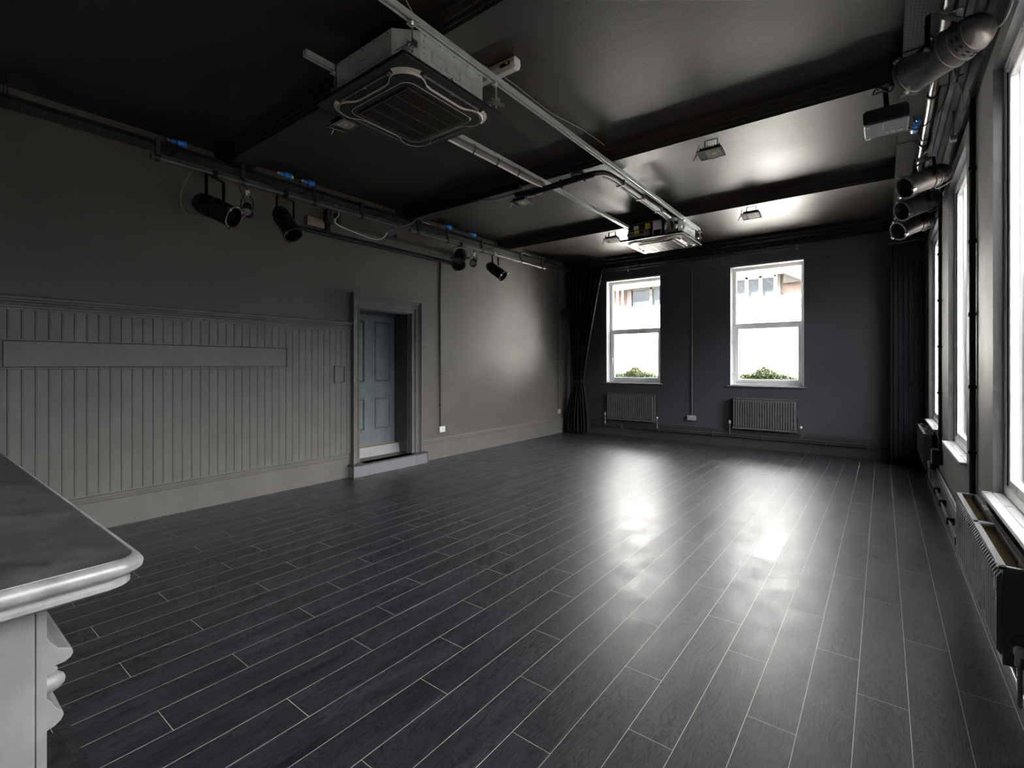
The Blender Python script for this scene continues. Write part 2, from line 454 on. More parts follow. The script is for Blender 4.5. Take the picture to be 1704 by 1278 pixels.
# step in front of door
st = thing('door_step', 'low dark laminate step with grey riser in front of the door', 'step', (-5.62, 4.45, 0))
MB().box((-5.70, 3.795, .0), (-5.545, 5.105, .150)).build('riser', 'step_front', st, bevel=.003)
MB().box((XL-.30, DO0+.022, .150), (-5.55, DO1-.022, .168)).box((-5.70, 3.785, .150), (-5.535, 5.115, .168)).build('tread', 'tread', st, bevel=.003)
for a, b in (((-5.546, 3.788, 0), (-5.533, 3.800, .150)), ((-5.546, 5.100, 0), (-5.533, 5.112, .150)), ((-5.5455, 4.88, 0), (-5.5425, 4.884, .15))):
    MB().box(a, b).build('edge_strip', 'wood_left', st)

# wall boards on the boarding
o = MB().box((XL+.014, .599, 1.483), (XL+.034, 2.944, 1.699)).build('wall_board', 'wood_left', None, bevel=.004, off=(XL+.02, 1.77, 1.475))
tag(o, 'long grey plank fixed flat across the boarding below the dado rail', 'board')
MB().box((XL+.014, .585, 1.466), (XL+.040, 2.961, 1.477)).box((XL+.014, .585, 1.705), (XL+.040, 2.961, 1.716)).box((XL+.014, 2.950, 1.466), (XL+.040, 2.961, 1.716)).build('edge_moulding', 'wood_left', o)
o.name = 'wall_board'
for ch in [x for x in bpy.data.objects if x.parent == o]:
    for vtx in ch.data.vertices: vtx.co -= V((0, 0, 0))
o = MB().box((XL+.014, -.30, 1.475), (XL+.034, .583, 1.708)).build('wall_board', 'wood_left', None, bevel=.004, off=(XL+.02, .14, 1.475))
tag(o, 'end of a second grey plank cut off by the left edge of the photo', 'board')
o = thing('access_panel', 'small grey rectangular cover plate on the boarding beside the door frame', 'cover plate', (XL+.02, 3.667, 1.264))
MB().box((XL+.012, 3.607, 1.279), (XL+.026, 3.728, 1.473)).build('plate', 'wood_left', o)
MB().box((XL+.012, 3.590, 1.262), (XL+.036, 3.602, 1.490)).box((XL+.012, 3.733, 1.262), (XL+.036, 3.745, 1.490)).box((XL+.012, 3.59, 1.262), (XL+.036, 3.745, 1.274)).box((XL+.012, 3.59, 1.478), (XL+.036, 3.745, 1.490)).build('plate_frame', 'wood_left', o, bevel=.003)
o = thing('switch_plate', 'small blank grey switch plate on the wall right of the door frame', 'switch', (XL, 5.16, 1.80))
MB().box((XL, 5.095, 1.775), (XL+.018, 5.225, 1.925)).build('back_box', 'wall_left', o, bevel=.004)
MB().box((XL+.018, 5.11, 1.79), (XL+.023, 5.21, 1.91)).build('cover', 'wall_left', o, bevel=.002)

# ------------------------------------------------------------------ windows
def back_window(i, x0, x1, handle_right):
    w = thing('window_%d' % i, ['white framed back window beside the curtain, handle on its left', 'white framed back window nearer the right corner, handle on its right'][i-1], None, ((x0+x1)/2, 9.8, BZ0)); w['kind'] = 'structure'
    y0, y1 = 9.77, 9.84; f = .065
    z0, z1, zt = BZ0+.005, BZ1, 2.24
    m = MB().box((x0, y0, z0), (x0+f, y1, z1)).box((x1-f, y0, z0), (x1, y1, z1)).box((x0+f, y0, z0), (x1-f, y1, z0+f)).box((x0+f, y0, z1-f), (x1-f, y1, z1)).box((x0+f, y0, zt-.03), (x1-f, y1, zt+.035))
    m.build('window_frame', 'frame_white', w, bevel=.006)
    a, b, c, d_ = x0+f-.012, x1-f+.012, z0+f-.012, zt-.018; s = .055
    m = MB().box((a, y0-.016, c), (a+s, y1-.01, d_)).box((b-s, y0-.016, c), (b, y1-.01, d_)).box((a+s, y0-.016, c), (b-s, y1-.01, c+s)).box((a+s, y0-.016, d_-s), (b-s, y1-.01, d_))
    sa = m.build('casement', 'frame_white', w, bevel=.006)
    MB().box((a+s-.003, y0+.02, c+s-.003), (b-s+.003, y0+.028, d_-s+.003)).build('pane', 'glass', sa)
    MB().box((x0+f-.003, y0+.02, zt+.03), (x1-f+.003, y0+.028, z1-f+.003)).build('pane', 'glass', w)
    hx = b-.028 if handle_right else a+.028; hz = 1.64
    m = MB().box((hx-.013, y0-.026, hz-.045), (hx+.013, y0-.016, hz+.045)).cyl((hx, y0-.05, hz), (hx, y0-.02, hz), .009).box((hx-.010, y0-.058, hz-.12), (hx+.010, y0-.044, hz+.012))
    m.build('handle', 'white_plastic', sa, bevel=.003)
    # reveal lining bright paint and thin sill board
    m = MB().box((x0-.002, YB+.0, BZ0), (x0+.006, y0, BZ1)).box((x1-.006, YB, BZ0), (x1+.002, y0, BZ1)).box((x0, YB, BZ1-.006), (x1, y0, BZ1+.002))
    m.build('reveal_lining', 'frame_white', w)
    MB().box((x0-.055, YB-.035, BZ0-.022), (x1+.055, YB, BZ0+.002)).box((x0+.002, YB, BZ0-.002), (x1-.002, y0, BZ0+.006)).build('sill', 'sill_grey', w, bevel=.004)
back_window(1, *BACK_WIN[0], False)
back_window(2, *BACK_WIN[1], True)

def right_window(i, y0, y1, label):
    w = thing('window_%d' % i, label, None, (XR+.08, (y0+y1)/2, RZ0)); w['kind'] = 'structure'
    xa, xb = XR+.045, XR+.095; f = .06; z0, z1 = RZ0+.005, RZ1
    zt = 1.95
    m = MB().box((xa, y0, z0), (xb, y0+f, z1)).box((xa, y1-f, z0), (xb, y1, z1)).box((xa, y0+f, z0), (xb, y1-f, z0+f)).box((xa, y0+f, z1-f), (xb, y1-f, z1))
    m.build('window_frame', 'frame_white', w, bevel=.006)
    s = .05; a, b, c, d_ = y0+f-.01, y1-f+.01, z0+f-.01, z1-f+.01
    m = MB().box((xa+.010, a, c), (xb-.008, a+s, d_)).box((xa+.010, b-s, c), (xb-.008, b, d_)).box((xa+.010, a+s, c), (xb-.008, b-s, c+s)).box((xa+.010, a+s, d_-s), (xb-.008, b-s, d_))
    sa = m.build('casement', 'frame_white', w, bevel=.005)
    MB().box((xa+.018, a+s-.003, c+s-.003), (xa+.026, b-s+.003, d_-s+.003)).build('pane', 'glass', sa)
    m = MB().box((xa+.004, y0+f-.004, z0+f), (xa+.012, y0+f+.004, z1-f)).box((xa+.004, y1-f-.004, z0+f), (xa+.012, y1-f+.004, z1-f))
    m.build('gasket', 'black_matt', w)
    m = MB().box((XR, y0-.002, RZ0), (xa, y0+.004, RZ1)).box((XR, y1-.004, RZ0), (xa, y1+.002, RZ1)).box((XR, y0, RZ1-.004), (xa, y1, RZ1+.002))
    m.build('reveal_lining', 'sill_grey', w)
    MB().box((XR-.045, y0-.03, RZ0-.02), (XR, y1+.03, RZ0+.004)).box((XR, y0+.002, RZ0-.002), (xa, y1-.002, RZ0+.008)).build('sill', 'frame_white', w, bevel=.004)  # grey painted sill; the strong window light is put into its white
RL = ['tall white framed window farthest along the right wall', 'tall white framed window in the middle of the right wall', 'tall white framed window at the right edge of the photo', 'tall window beside the camera on the right wall']
for i, (a, b) in enumerate(RIGHT_WIN): right_window(i+3, a, b, RL[i])

# ------------------------------------------------------------------ conduits and sockets
def conduit(name, label, path, r, mat, clips=(), cdir=(1, 0, 0), cat='conduit', group=None, base=None):
    t = thing(name, label, cat, base or path[-1], group)
    MB().tube(path, r, 10).build('tube', mat, t, smooth=True)
    for c in clips:
        c = V(c); dd = V(cdir)
        MB().box(c - V((r+.008, r+.008, .012)), c + V((r+.008, r+.008, .012))).build('clip', mat, t, bevel=.003)
    return t
def socket(label, c, nrm, w, h, double, mat='socket_metal'):
    """c centre on wall, nrm '+X' '-Y' '-X'"""
    t = thing('power_socket', label, 'socket', c)
    c = V(c); ax = {'+X': (V((0, 1, 0)), V((1, 0, 0))), '-Y': (V((1, 0, 0)), V((0, -1, 0))), '-X': (V((0, -1, 0)), V((-1, 0, 0)))}[nrm]
    u, nn = ax
    def bx(u0, u1, z0, z1, d0, d1): 
        a = c+u*u0+nn*d0+V((0, 0, z0)); b = c+u*u1+nn*d1+V((0, 0, z1)); return MB().box(a, b)
    bx(-w/2, w/2, -h/2, h/2, 0, .028).build('back_box', 'white_plastic', t, bevel=.003)
    bx(-w/2-.004, w/2+.004, -h/2-.004, h/2+.004, .028, .034).build('face_plate', mat, t, bevel=.002)
    for s in ((-1, 1) if double else (0,)):
        cx = s*w*.25
        m = MB()
        for (a, b_) in ((0, .018), (-.012, -.008), (.012, -.008)):
            p = bx(cx+a-.004, cx+a+.004, b_-.004-.008, b_+.004-.008, .034, .0346); m.v and None
            m.add(p.v, p.f)
        m.build('pin_holes', 'black', t)
        p = bx(cx*.35-.006, cx*.35+.006, h*.15, h*.38, .034, .038); p.build('rocker', 'white_plastic', t)
    return t
conduit('conduit', 'dark vertical cable conduit on the left wall right of the door', [(XL+.014, 5.50, 3.15), (XL+.014, 5.50, .50)], .011, 'wood_back', [(XL+.012, 5.50, z) for z in (.85, 1.35, 1.85, 2.35, 2.85)])
socket('white single socket at the foot of the conduit right of the door', (XL, 5.53, .462), '+X', .11, .085, False, 'white_plastic')
conduit('conduit', 'thin vertical conduit on the left wall close to the curtain', [(XL+.014, 9.10, 3.5), (XL+.014, 9.10, .52)], .010, 'wood_left', [(XL+.012, 9.10, z) for z in (1.1, 2.0, 2.95)])
socket('steel single socket at the foot of the conduit by the curtain', (XL, 9.10, .475), '+X', .085, .085, False)
conduit('conduit', 'thin grey vertical conduit on the back wall between the windows', [(-2.945, YB-.012, 3.36), (-2.945, YB-.012, .52)], .010, 'wood_right', [(-2.945, YB-.010, z) for z in (1.0, 1.8, 2.6)])
socket('steel double socket on the back wall between the radiators', (-2.953, YB, .476), '-Y', .148, .085, True)
conduit('conduit', 'black clipped conduit between the far and middle right windows', [(XR-.018, 6.98, 3.42), (XR-.018, 6.98, .58)], .016, 'black', [(XR-.016, 6.98, z) for z in (.75, 1.2, 1.7, 2.2, 2.7)])
o = thing('junction_box', 'black cable box under the conduit by the far right radiator', 'junction box', (XR-.06, 7.02, .42))
MB().box((XR-.085, 6.95, .42), (XR, 7.09, .58)).build('box', 'black', o, bevel=.005)
MB().box((XR-.088, 6.96, .43), (XR-.082, 7.08, .57)).build('face_plate', 'cable_grey', o, bevel=.003)
conduit('conduit', 'black clipped conduit between the middle and nearest right windows', [(XR-.020, 4.57, 3.50), (XR-.020, 4.57, .36)], .018, 'black', [(XR-.018, 4.57, z) for z in (.9, 1.35, 1.85, 2.35, 2.85)])

# ------------------------------------------------------------------ radiators
def radiator(label, origin, rot, L, h, d, group, double=False, grille=True):
    """local: x along length 0..L, y 0 (wall side) .. -d (front), z 0..h"""
    t = thing('radiator', label, 'radiator', origin, group); t.rotation_euler = (0, 0, rot)
    O = (0, 0, 0)
    def B(m, name, mat, par=t, **k): return m.build(name, mat, par, off=O, **k)
    # ribbed front panel
    n = int(round(L/.042)); p = (L-.04)/n; pts = [(.0, 0), (.02, 0)]
    for i in range(n):
        a = .02+i*p; pts += [(a+p*.10, -.015), (a+p*.50, -.015), (a+p*.60, 0), (a+p*.98, 0)]
    pts += [(L, 0)]
    m = MB(); N = len(pts); y = -d
    zz = [(.0, .35), (.03, .35), (.05, 1), (h-.06, 1), (h-.035, .35), (h-.012, .35)]
    v = [(a, y+.012+b*(0 if k in (0, 1, 4, 5) else 1), z) for k, (z, s) in enumerate(zz) for a, b in pts]
    m.add(v, [(k*N+i, k*N+i+1, (k+1)*N+i+1, (k+1)*N+i) for k in range(len(zz)-1) for i in range(N-1)])
    B(m, 'front_panel', 'radiator')
    B(MB().box((0, -.022, 0), (L, -.012, h-.012)), 'back_panel', 'radiator')
    # top grille as frame with bars
    m = MB().box((0, -d-.002, h-.014), (L, -d+.024, h)).box((0, -.024, h-.014), (L, -.002, h)).box((0, -d, h-.014), (.02, -.002, h)).box((L-.02, -d, h-.014), (L, -.002, h)).box((L/2-.02, -d, h-.014), (L/2+.02, -.002, h))
    if not double:
        for i in range(int(L/.03)): m.box((.02+i*.03, -d+.02, h-.010), (.030+i*.03, -.02, h-.002))
    B(m, 'top_grille', 'sill_grey' if double else 'radiator', bevel=.002)
    for s in (0, 1):
        B(MB().box((s*(L-.012), -d+.012, .01), (s*(L-.012)+.012, -.012, h-.012)), 'side_panel', 'radiator')
    m = MB()
    k = int((L-.06)/.02)
    for i in range(k):
        a = .03+i*.02; m.box((a, -d+.022, .05), (a+.003, -.028, h-.03))
    B(m, 'fins', 'fins')
    for s in (0, 1):
        x = -.045 if s == 0 else L+.045; sg = 1 if s == 0 else -1; yv = -d*.5
        vb = B(MB().cyl((x, yv, .055), (x, yv, -.12), .0085, 10).cyl((x, yv, .06), (x+sg*.05, yv, .06), .011, 10).cyl((x, yv, .04), (x, yv, .08), .016, 12), 'valve', 'chrome', smooth=True)
        B(MB().lathe([(0, .08), (.018, .08), (.021, .09), (.021, .125), (.017, .14), (0, .145)] if s == 0 else [(0, .08), (.016, .08), (.019, .085), (.019, .105), (.012, .115), (0, .116)], 16, origin=(x, yv, 0)), 'valve_cap', 'white_plastic', vb, smooth=True)
        m = MB().box((L*.22 if s == 0 else L*.74, -.012, h*.2), (L*.26 if s == 0 else L*.78, .0, h*.8)); B(m, 'bracket', 'steel')
    return t
radiator('graphite ribbed radiator under the back window beside the curtain', (-4.72, YB-.03, .342), 0, 1.06, .56, .085, 'radiators under the windows')
radiator('graphite ribbed radiator under the back window nearer the right corner', (-2.195, YB-.03, .342), 0, 1.045, .56, .085, 'radiators under the windows')
radiator('small double radiator under the farthest right window', (XR-.028, 8.78, .27), -PI/2, 1.30, .42, .10, 'radiators under the windows', True)
radiator('large double radiator with open top grille at the right edge of the photo', (XR-.028, 4.23, .27), -PI/2, 1.45, .41, .105, 'radiators under the windows', True)

def pipe(name, label, paths, r, mat, cat, n=10, extra=None):
    t = thing(name, label, cat, paths[0][0])
    for p in paths: MB().tube(p, r, n).build('pipe', mat, t, smooth=True)
    if extra: extra(t)
    return t
def clips_back(t):
    for x in (-4.4, -3.6, -2.55, -1.7, -.75, -.2):
        MB().box((x-.012, YB-.075, .165), (x+.012, YB-.024, .235)).build('clip', 'wood_back', t, bevel=.003)
pipe('heating_pipe', 'pair of charcoal heating pipes clipped along the back baseboard', [[(XL+.6, YB-.055, .22), (XR-.14, YB-.055, .22)], [(XL+.6, YB-.055, .188), (XR-.14, YB-.055, .188)]], .010, 'wood_back', 'pipe', extra=clips_back)
def clips_r(t):
    for y in (1.2, 2.2, 4.45, 5.0, 5.6, 6.3, 6.9):
        MB().box((XR-.075, y-.012, .125), (XR-.022, y+.012, .185)).build('clip', 'black', t, bevel=.003)
pipe('heating_pipe', 'grey heating pipe clipped along the right baseboard', [[(XR-.055, .4, .155), (XR-.055, 7.50, .155)]], .012, 'sill_grey', 'pipe', extra=clips_r)

# ------------------------------------------------------------------ curtains
def tied_curtain():
    t = thing('curtain', 'long black curtain tied back at waist height in the far left corner', 'curtain', (-5.2, 9.3, .04))
    nu, nv = 150, 60; zt, zb, tie = 3.52, .05, 1.13
    v = []
    for j in range(nv+1):
        z = zt + (zb-zt)*j/nv
        if z >= tie:
            s = (z-tie)/(zt-tie); e = s**.62
            xl = -5.42*(1-e) + (-5.63)*e; xr = -5.17*(1-s**1.15) + (-4.69)*s**1.15
            amp = .045+.015*s
        else:
            s = (tie-z)/(tie-zb); e = math.sin(min(1, s*1.05)*PI/2)
            xl = -5.42+(-5.62+5.42)*e; xr = -5.17+(-5.02+5.17)*e; amp = .045+.05*e
        for i in range(nu+1):
            u = i/nu; x = xl+(xr-xl)*u
            ph = 8*2*PI*u + .8*math.sin(7*u+z)
            yy = 9.32 + amp*math.sin(ph+.6*math.sin(5*u)) + .012*math.sin(ph*2.3+z*1.5)
            if z < tie: yy -= .05*math.sin(min(1, (tie-z)/.6)*PI/2)*math.cos((u-.5)*PI)
            v.append((x, yy, z))
    f = [(j*(nu+1)+i, j*(nu+1)+i+1, (j+1)*(nu+1)+i+1, (j+1)*(nu+1)+i) for j in range(nv) for i in range(nu)]
    MB().add(v, f).build('cloth', 'curtain', t, smooth=True, solid=.003, autosmooth=False)
    pth = []
    for k in range(25):
        a = 2*PI*k/24; pth.append((-5.295+.145*math.cos(a), 9.30+.075*math.sin(a), 1.13+.02*math.cos(a)))
    m = MB(); n = len(pth)
    v = [(x, y, z+d_) for d_ in (-.028, .028) for x, y, z in pth]
    m.add(v, [(i, i+1, n+i+1, n+i) for i in range(n-1)]).build('tieback', 'curtain', t, solid=.006)
tied_curtain()
def corner_curtain():
    t = thing('curtain', 'straight black curtain bunched in the far right corner', 'curtain', (.3, 9.25, .04))
    nu, nv = 90, 30; v = []
    for j in range(nv+1):
        z = 3.30+(.03-3.30)*j/nv
        for i in range(nu+1):
            u = i/nu; x = .095+.37*u
            yy = 9.20+.016*math.sin(6*2*PI*u+.3*z*math.sin(3*u)) + .012*math.sin(z*2+u*9)
            v.append((x, yy, z))
    f = [(j*(nu+1)+i, j*(nu+1)+i+1, (j+1)*(nu+1)+i+1, (j+1)*(nu+1)+i) for j in range(nv) for i in range(nu)]
    MB().add(v, f).build('cloth', 'curtain', t, smooth=True, solid=.003, autosmooth=False)
    MB().cyl((.05, 9.20, 3.33), (.47, 9.20, 3.33), .014).build('rod', 'black', t, smooth=True)
    MB().box((.46, 9.17, 3.30), (.51, 9.23, 3.36)).build('bracket', 'black', t)
corner_curtain()
t = thing('curtain_rail', 'thin black curtain rail and conduit running under the back cornice', 'rail', (-2.6, 9.42, 3.54))
MB().tube([(XL+.02, 9.44, 3.555), (.3, 9.44, 3.555)], .016, 10).build('rail', 'black', t, smooth=True)
MB().tube([(XL+.02, 9.47, 3.50), (-1.3, 9.47, 3.50)], .009, 8).build('conduit', 'wood_back', t, smooth=True)
for x in (-5.3, -4.75, -4.0, -3.4, -2.9, -2.2, -1.6, -.8, -.1):
    MB().box((x-.012, 9.42, 3.54), (x+.012, 9.58, 3.60)).build('bracket', 'black', t)
for x in (-4.2, -2.55, -1.15):
    MB().cyl((x, 9.44, 3.55), (x, 9.44, 3.47), .006).lathe([(0, 0), (.014, .005), (.014, .02), (0, .025)], 10, origin=(x, 9.44, 3.45)).build('hook', 'cable_grey', t, smooth=True)

# ------------------------------------------------------------------ stage lamps
def align(d): return V((0, 0, 1)).rotation_difference(V(d).normalized())
CANMESH = {}
def can_meshes():
    # axis z, mouth at +.5, rear at -.5 (unit length ~ scaled to .42 m, radius .105)
    L = .42; R = .1
    body = MB().lathe([(R*.93, -.02), (R*.93, -.015), (R, -.01), (R, .19), (R+.006, .192), (R+.006, .21), (R-.004, .21), (R-.006, .19), (R-.008, -.02), (R*.93, -.02)], 32)
    rear = MB().lathe([(0, -.215), (.035, -.213), (.062, -.20), (.08, -.175), (.089, -.15), (.093, -.148), (.093, -.138), (.090, -.136), (.096, -.085), (.103, -.083), (.103, -.072), (.098, -.070), (.100, -.03), (.106, -.028), (.106, -.016), (.099, -.014), (.09, -.014)], 32)
    slots = MB()
    for k in range(12):
        a = 2*PI*k/12; r = .0945
        for (z0, rr) in ((-.125, .0925), (-.105, .0955)):
            c = V((rr*math.cos(a), rr*math.sin(a), z0)); u = V((-math.sin(a), math.cos(a), 0)); w = V((math.cos(a), math.sin(a), 0)); q = V((0, 0, 1))
            vs = [c+u*sx*.011+w*sw*.0018+q*sz*.0035 for sx in (-1, 1) for sw in (-1, 1) for sz in (-1, 1)]
            slots.add(vs, [(0, 1, 3, 2), (4, 6, 7, 5), (0, 4, 5, 1), (2, 3, 7, 6), (0, 2, 6, 4), (1, 5, 7, 3)])
    lens = MB().lathe([(0, .045), (.05, .04), (.09, .03)], 32)
    gel = MB().lathe([(R+.010, .20), (R+.012, .20), (R+.012, .214), (R-.006, .214), (R-.006, .208), (R+.010, .208)], 32)
    clips = MB()
    for k in range(3):
        a = 2*PI*k/3+.6; c = V(((R+.012)*math.cos(a), (R+.012)*math.sin(a), .213)); clips.box(c-V((.012, .012, .016)), c+V((.012, .012, .016)))
    return body, rear, slots, lens, gel, clips
def par_can(label, rear, mouth, pipe_pt, group, clipmat='steel', bodymat='can_silver', tail=None, yside=1):
    rear = V(rear); mouth = V(mouth); c = (rear+mouth)/2; d = mouth-rear; s = d.length/.43
    t = thing('stage_lamp', label, 'stage lamp', pipe_pt, group); q = align(d); off = c-V(pipe_pt)
    body, rr, slots, lens, gel, clips = can_meshes()
    nrear = len(rr.f); rr.add(slots.v, slots.f)
    def place(ob, par=t):
        if par is t: ob.location = off; ob.rotation_mode = 'QUATERNION'; ob.rotation_quaternion = q; ob.scale = (s, s, s)
        return ob
    if not CANMESH:
        CANMESH.update(dict(body=body, rear=rr, slots=slots, lens=lens, gel=gel, clips=clips))
    O = (0, 0, 0)
    b = place(body.build('can_body', bodymat, t, smooth=True, off=O))
    r_ = place(rr.build('rear_cap', bodymat, t, smooth=True, off=O))
    r_.data.materials.append(M['black_matt'])
    for p_ in r_.data.polygons:
        if p_.index >= nrear: p_.material_index = 1
    place(lens.build('lens', 'lamp_face', t, smooth=True, off=O))
    g = place(gel.build('gel_frame', bodymat if bodymat == 'can_silver' else 'black_matt', t, smooth=True, off=O))
    clips.build('frame_clip', clipmat, g, off=O)
    # yoke: U bracket around can, from pipe clamp down to pivots
    P = V(pipe_pt); side = d.cross(V((0, 0, 1))).normalized(); Rr = .118*s
    a = c+side*Rr; b2 = c-side*Rr; topz = P.z-.045; mid = V((c.x*.6+P.x*.4, c.y*.6+P.y*.4, 0))
    A = V((mid.x, mid.y, topz))
    def strap(p, q_, w, th=.004):
        m = MB(); dr_ = (q_-p).normalized(); wv = dr_.cross(side).normalized()*w/2; tv = side*th/2
        if wv.length < 1e-6: wv = V((0, 0, w/2))
        vs = [e+sw*wv+st*tv for e in (p, q_) for sw in (-1, 1) for st in (-1, 1)]
        m.add(vs, [(0, 1, 3, 2), (4, 6, 7, 5), (0, 4, 5, 1), (2, 3, 7, 6), (0, 2, 6, 4), (1, 5, 7, 3)]); return m
    m = MB(); ta = A+side*Rr; tb = A-side*Rr
    for (p, q_) in ((a, ta), (b2, tb)):
        k = strap(p, q_, .03*s); m.add(k.v, k.f)
    dd = (d-V((0, 0, d.z))).normalized()*.015*s
    vs = [e+x*dd+V((0, 0, z)) for e in (ta, tb) for x in (-1, 1) for z in (-.002, .002)]
    m.add(vs, [(0, 1, 3, 2), (4, 6, 7, 5), (0, 4, 5, 1), (2, 3, 7, 6), (0, 2, 6, 4), (1, 5, 7, 3)])
    y = m.build('yoke', 'can_black', t)
    m = MB().cyl(a-side*.01, a+side*.03, .014*s, 12).cyl(b2+side*.01, b2-side*.03, .014*s, 12)
    m.build('tilt_knob', 'black', y, smooth=True)
    MB().cyl(A, V((A.x, A.y, P.z-.01)), .008, 8).box(P-V((.035, .02, .034)), P+V((.035, .02, .034))).cyl(P+V((.03, 0, -.02)), P+V((.06, 0, -.02)), .007, 8).build('clamp', clipmat if clipmat != 'rust' else 'can_black', t, bevel=.004)
    ep = rear
    if tail is None:
        dn = -d.normalized()
        tail = [ep, ep+dn*.05+V((0, 0, -.03)), ep+dn*.04+V((0, .02, -.10)), ep+d*.25+V((0, .03, -.12)), ep+d*.3+V((0, .02, -.06))]
    MB().tube(smooth_path(tail, 6), .0045, 6).build('cable', 'cable_grey' if clipmat == 'steel' else 'black', t, smooth=True)
    return t
XP, ZP = .28, 3.42
par_can('large silver black stage lamp close to the camera at top right', (.424, 3.35, 3.20), (.120, 3.65, 3.183), (XP, 3.50, ZP), 'stage lamps on the right pipe',
        tail=[(.43, 3.34, 3.17), (.455, 3.28, 3.14), (.47, 3.15, 3.16), (.46, 3.0, 3.24), (.42, 2.85, 3.38)])
par_can('upper stage lamp of the cluster beside the right windows', (.476, 5.95, 3.287), (.158, 5.75, 3.135), (XP, 5.85, ZP), 'stage lamps on the right pipe')
par_can('middle stage lamp of the cluster beside the right windows', (.470, 6.85, 3.295), (.158, 6.62, 3.138), (XP, 6.74, ZP), 'stage lamps on the right pipe')
par_can('lowest stage lamp of the cluster beside the right windows', (.470, 7.75, 3.300), (.144, 7.50, 3.121), (XP, 7.62, ZP), 'stage lamps on the right pipe')
LP, LZ = -5.31, 3.41
gl = 'stage lamps on the left pipe'
par_can('leftmost black stage lamp on the left wall pipe, tipped slightly down', (-5.44, 1.915, 3.15), (-5.10, 2.13, 2.96), (LP, 2.03, LZ), gl, 'rust', 'black')
par_can('black stage lamp hanging steeply above the dado between the first two lamps and the door', (-5.42, 2.722, 3.26), (-5.18, 2.775, 2.934), (LP, 2.75, LZ), gl, 'rust', 'black')
par_can('black stage lamp turned toward the camera above the wall conduit', (-5.38, 5.68, 3.32), (-5.19, 5.41, 3.05), (LP, 5.58, LZ), gl, 'rust', 'black')
par_can('last black stage lamp on the left wall pipe, nearest the far corner', (-5.42, 6.385, 3.241), (-5.12, 6.442, 3.008), (LP, 6.42, LZ), gl, 'steel', 'black')
def spot(label, rear, mouth, pipe_pt, group):
    rear = V(rear); mouth = V(mouth); c = (rear+mouth)/2; d = mouth-rear; q = align(d)
    t = thing('spotlight', label, 'spotlight', pipe_pt, group); off = c-V(pipe_pt); O = (0, 0, 0)
    b = MB().lathe([(0, -.09), (.03, -.09), (.045, -.06), (.047, .04), (.06, .045), (.06, .07), (.052, .07), (.05, .04), (0, .035)], 20).build('housing', 'black', t, smooth=True, off=O)
    for ob in (b,): ob.location = off; ob.rotation_mode = 'QUATERNION'; ob.rotation_quaternion = q
    g = MB().lathe([(0, .045), (.03, .043), (.05, .04)], 20).build('lens', 'lamp_face', t, smooth=True, off=O); g.location = off; g.rotation_mode = 'QUATERNION'; g.rotation_quaternion = q
    P = V(pipe_pt); side = d.cross(V((0, 0, 1))).normalized()
    MB().tube([c+side*.055, c+side*.055+V((0, 0, .09)), V((P.x, P.y, P.z-.08)), c-side*.055+V((0, 0, .09)), c-side*.055], .006, 6).cyl(V((P.x, P.y, P.z-.09)), P, .008).build('bracket', 'black', t)
    MB().box(P-V((.02, .02, .13)), P-V((-.02, -.02, .075))).build('tag', 'white_plastic', t)['label'] = 'small white tag'
    MB().tube(smooth_path([rear, rear+V((-.03, -.02, .05)), P+V((-.05, -.05, -.02)), P]), .004, 6).build('cable', 'black', t, smooth=True)
spot('small black spotlight beside the leftmost stage lamp', (-5.32, 2.352, 3.19), (-5.21, 2.293, 3.06), (LP, 2.34, LZ), gl)
spot('small black spotlight between the last two stage lamps on the left pipe', (-5.33, 5.95, 3.24), (-5.25, 5.80, 3.12), (LP, 5.90, LZ), gl)

# pipes carrying lamps
def lamp_pipe(label, x, z, y0, y1, hang, zt):
    t = thing('lighting_pipe', label, 'pipe', (x, (y0+y1)/2, z))
    MB().cyl((x, y0, z), (x, y1, z), .024, 16).build('tube', 'can_silver' if x > 0 else 'pipe_grey', t, smooth=True)
    for y in hang:
        MB().box((x-.012, y-.02, z), (x+.012, y+.02, zt)).lathe([(.026, -.015), (.034, -.015), (.034, .015), (.026, .015)], 16, 'Y', (x, y, z)).build('hanger', 'black', t)
    return t
lamp_pipe('black lighting pipe along the left wall under the cable tray', LP, LZ, 1.50, 4.35, (1.55, 2.3, 3.1, 3.75), 3.59)
lamp_pipe('farther black lighting pipe on the left wall toward the corner', LP, LZ, 4.55, 8.0, (4.7, 5.3, 6.1, 7.2, 7.9), 3.59)
lamp_pipe('bare steel lighting pipe along the right wall beside the windows', XP, ZP, .6, 8.5, (1.2, 2.6, 4.55, 5.5, 6.4, 7.2, 8.2), 3.60)
# trays
def tray(label, x0, x1, z, y0, y1, hang):
    t = thing('cable_tray', label, 'cable tray', ((x0+x1)/2, (y0+y1)/2, z))
    MB().box((x0, y0, z), (x1, y1, z+.0015)).build('tray_base', 'tray', t)
    MB().box((x0, y0, z), (x0+.002, y1, z+.04)).box((x1-.002, y0, z), (x1, y1, z+.04)).build('side_lip', 'beam', t)
    for y in hang:
        MB().box((x0, y-.015, z-.006), (x1, y+.015, z)).cyl((x0+.01, y, z), (x0+.01, y, ZC), .005, 8).cyl((x1-.01, y, z), (x1-.01, y, ZC), .005, 8).build('hanger', 'black', t)
    return t
tray('long black perforated cable tray along the left wall', -5.63, -5.43, 3.58, YN, 9.28, (.6, 1.75, 3.1, 4.2, 5.4, 6.6, 8.2))
tray('black perforated cable tray along the ceiling above the right lamps', .105, .255, 3.605, .3, 9.2, (1.0, 2.0, 4.2, 5.9, 8.4))

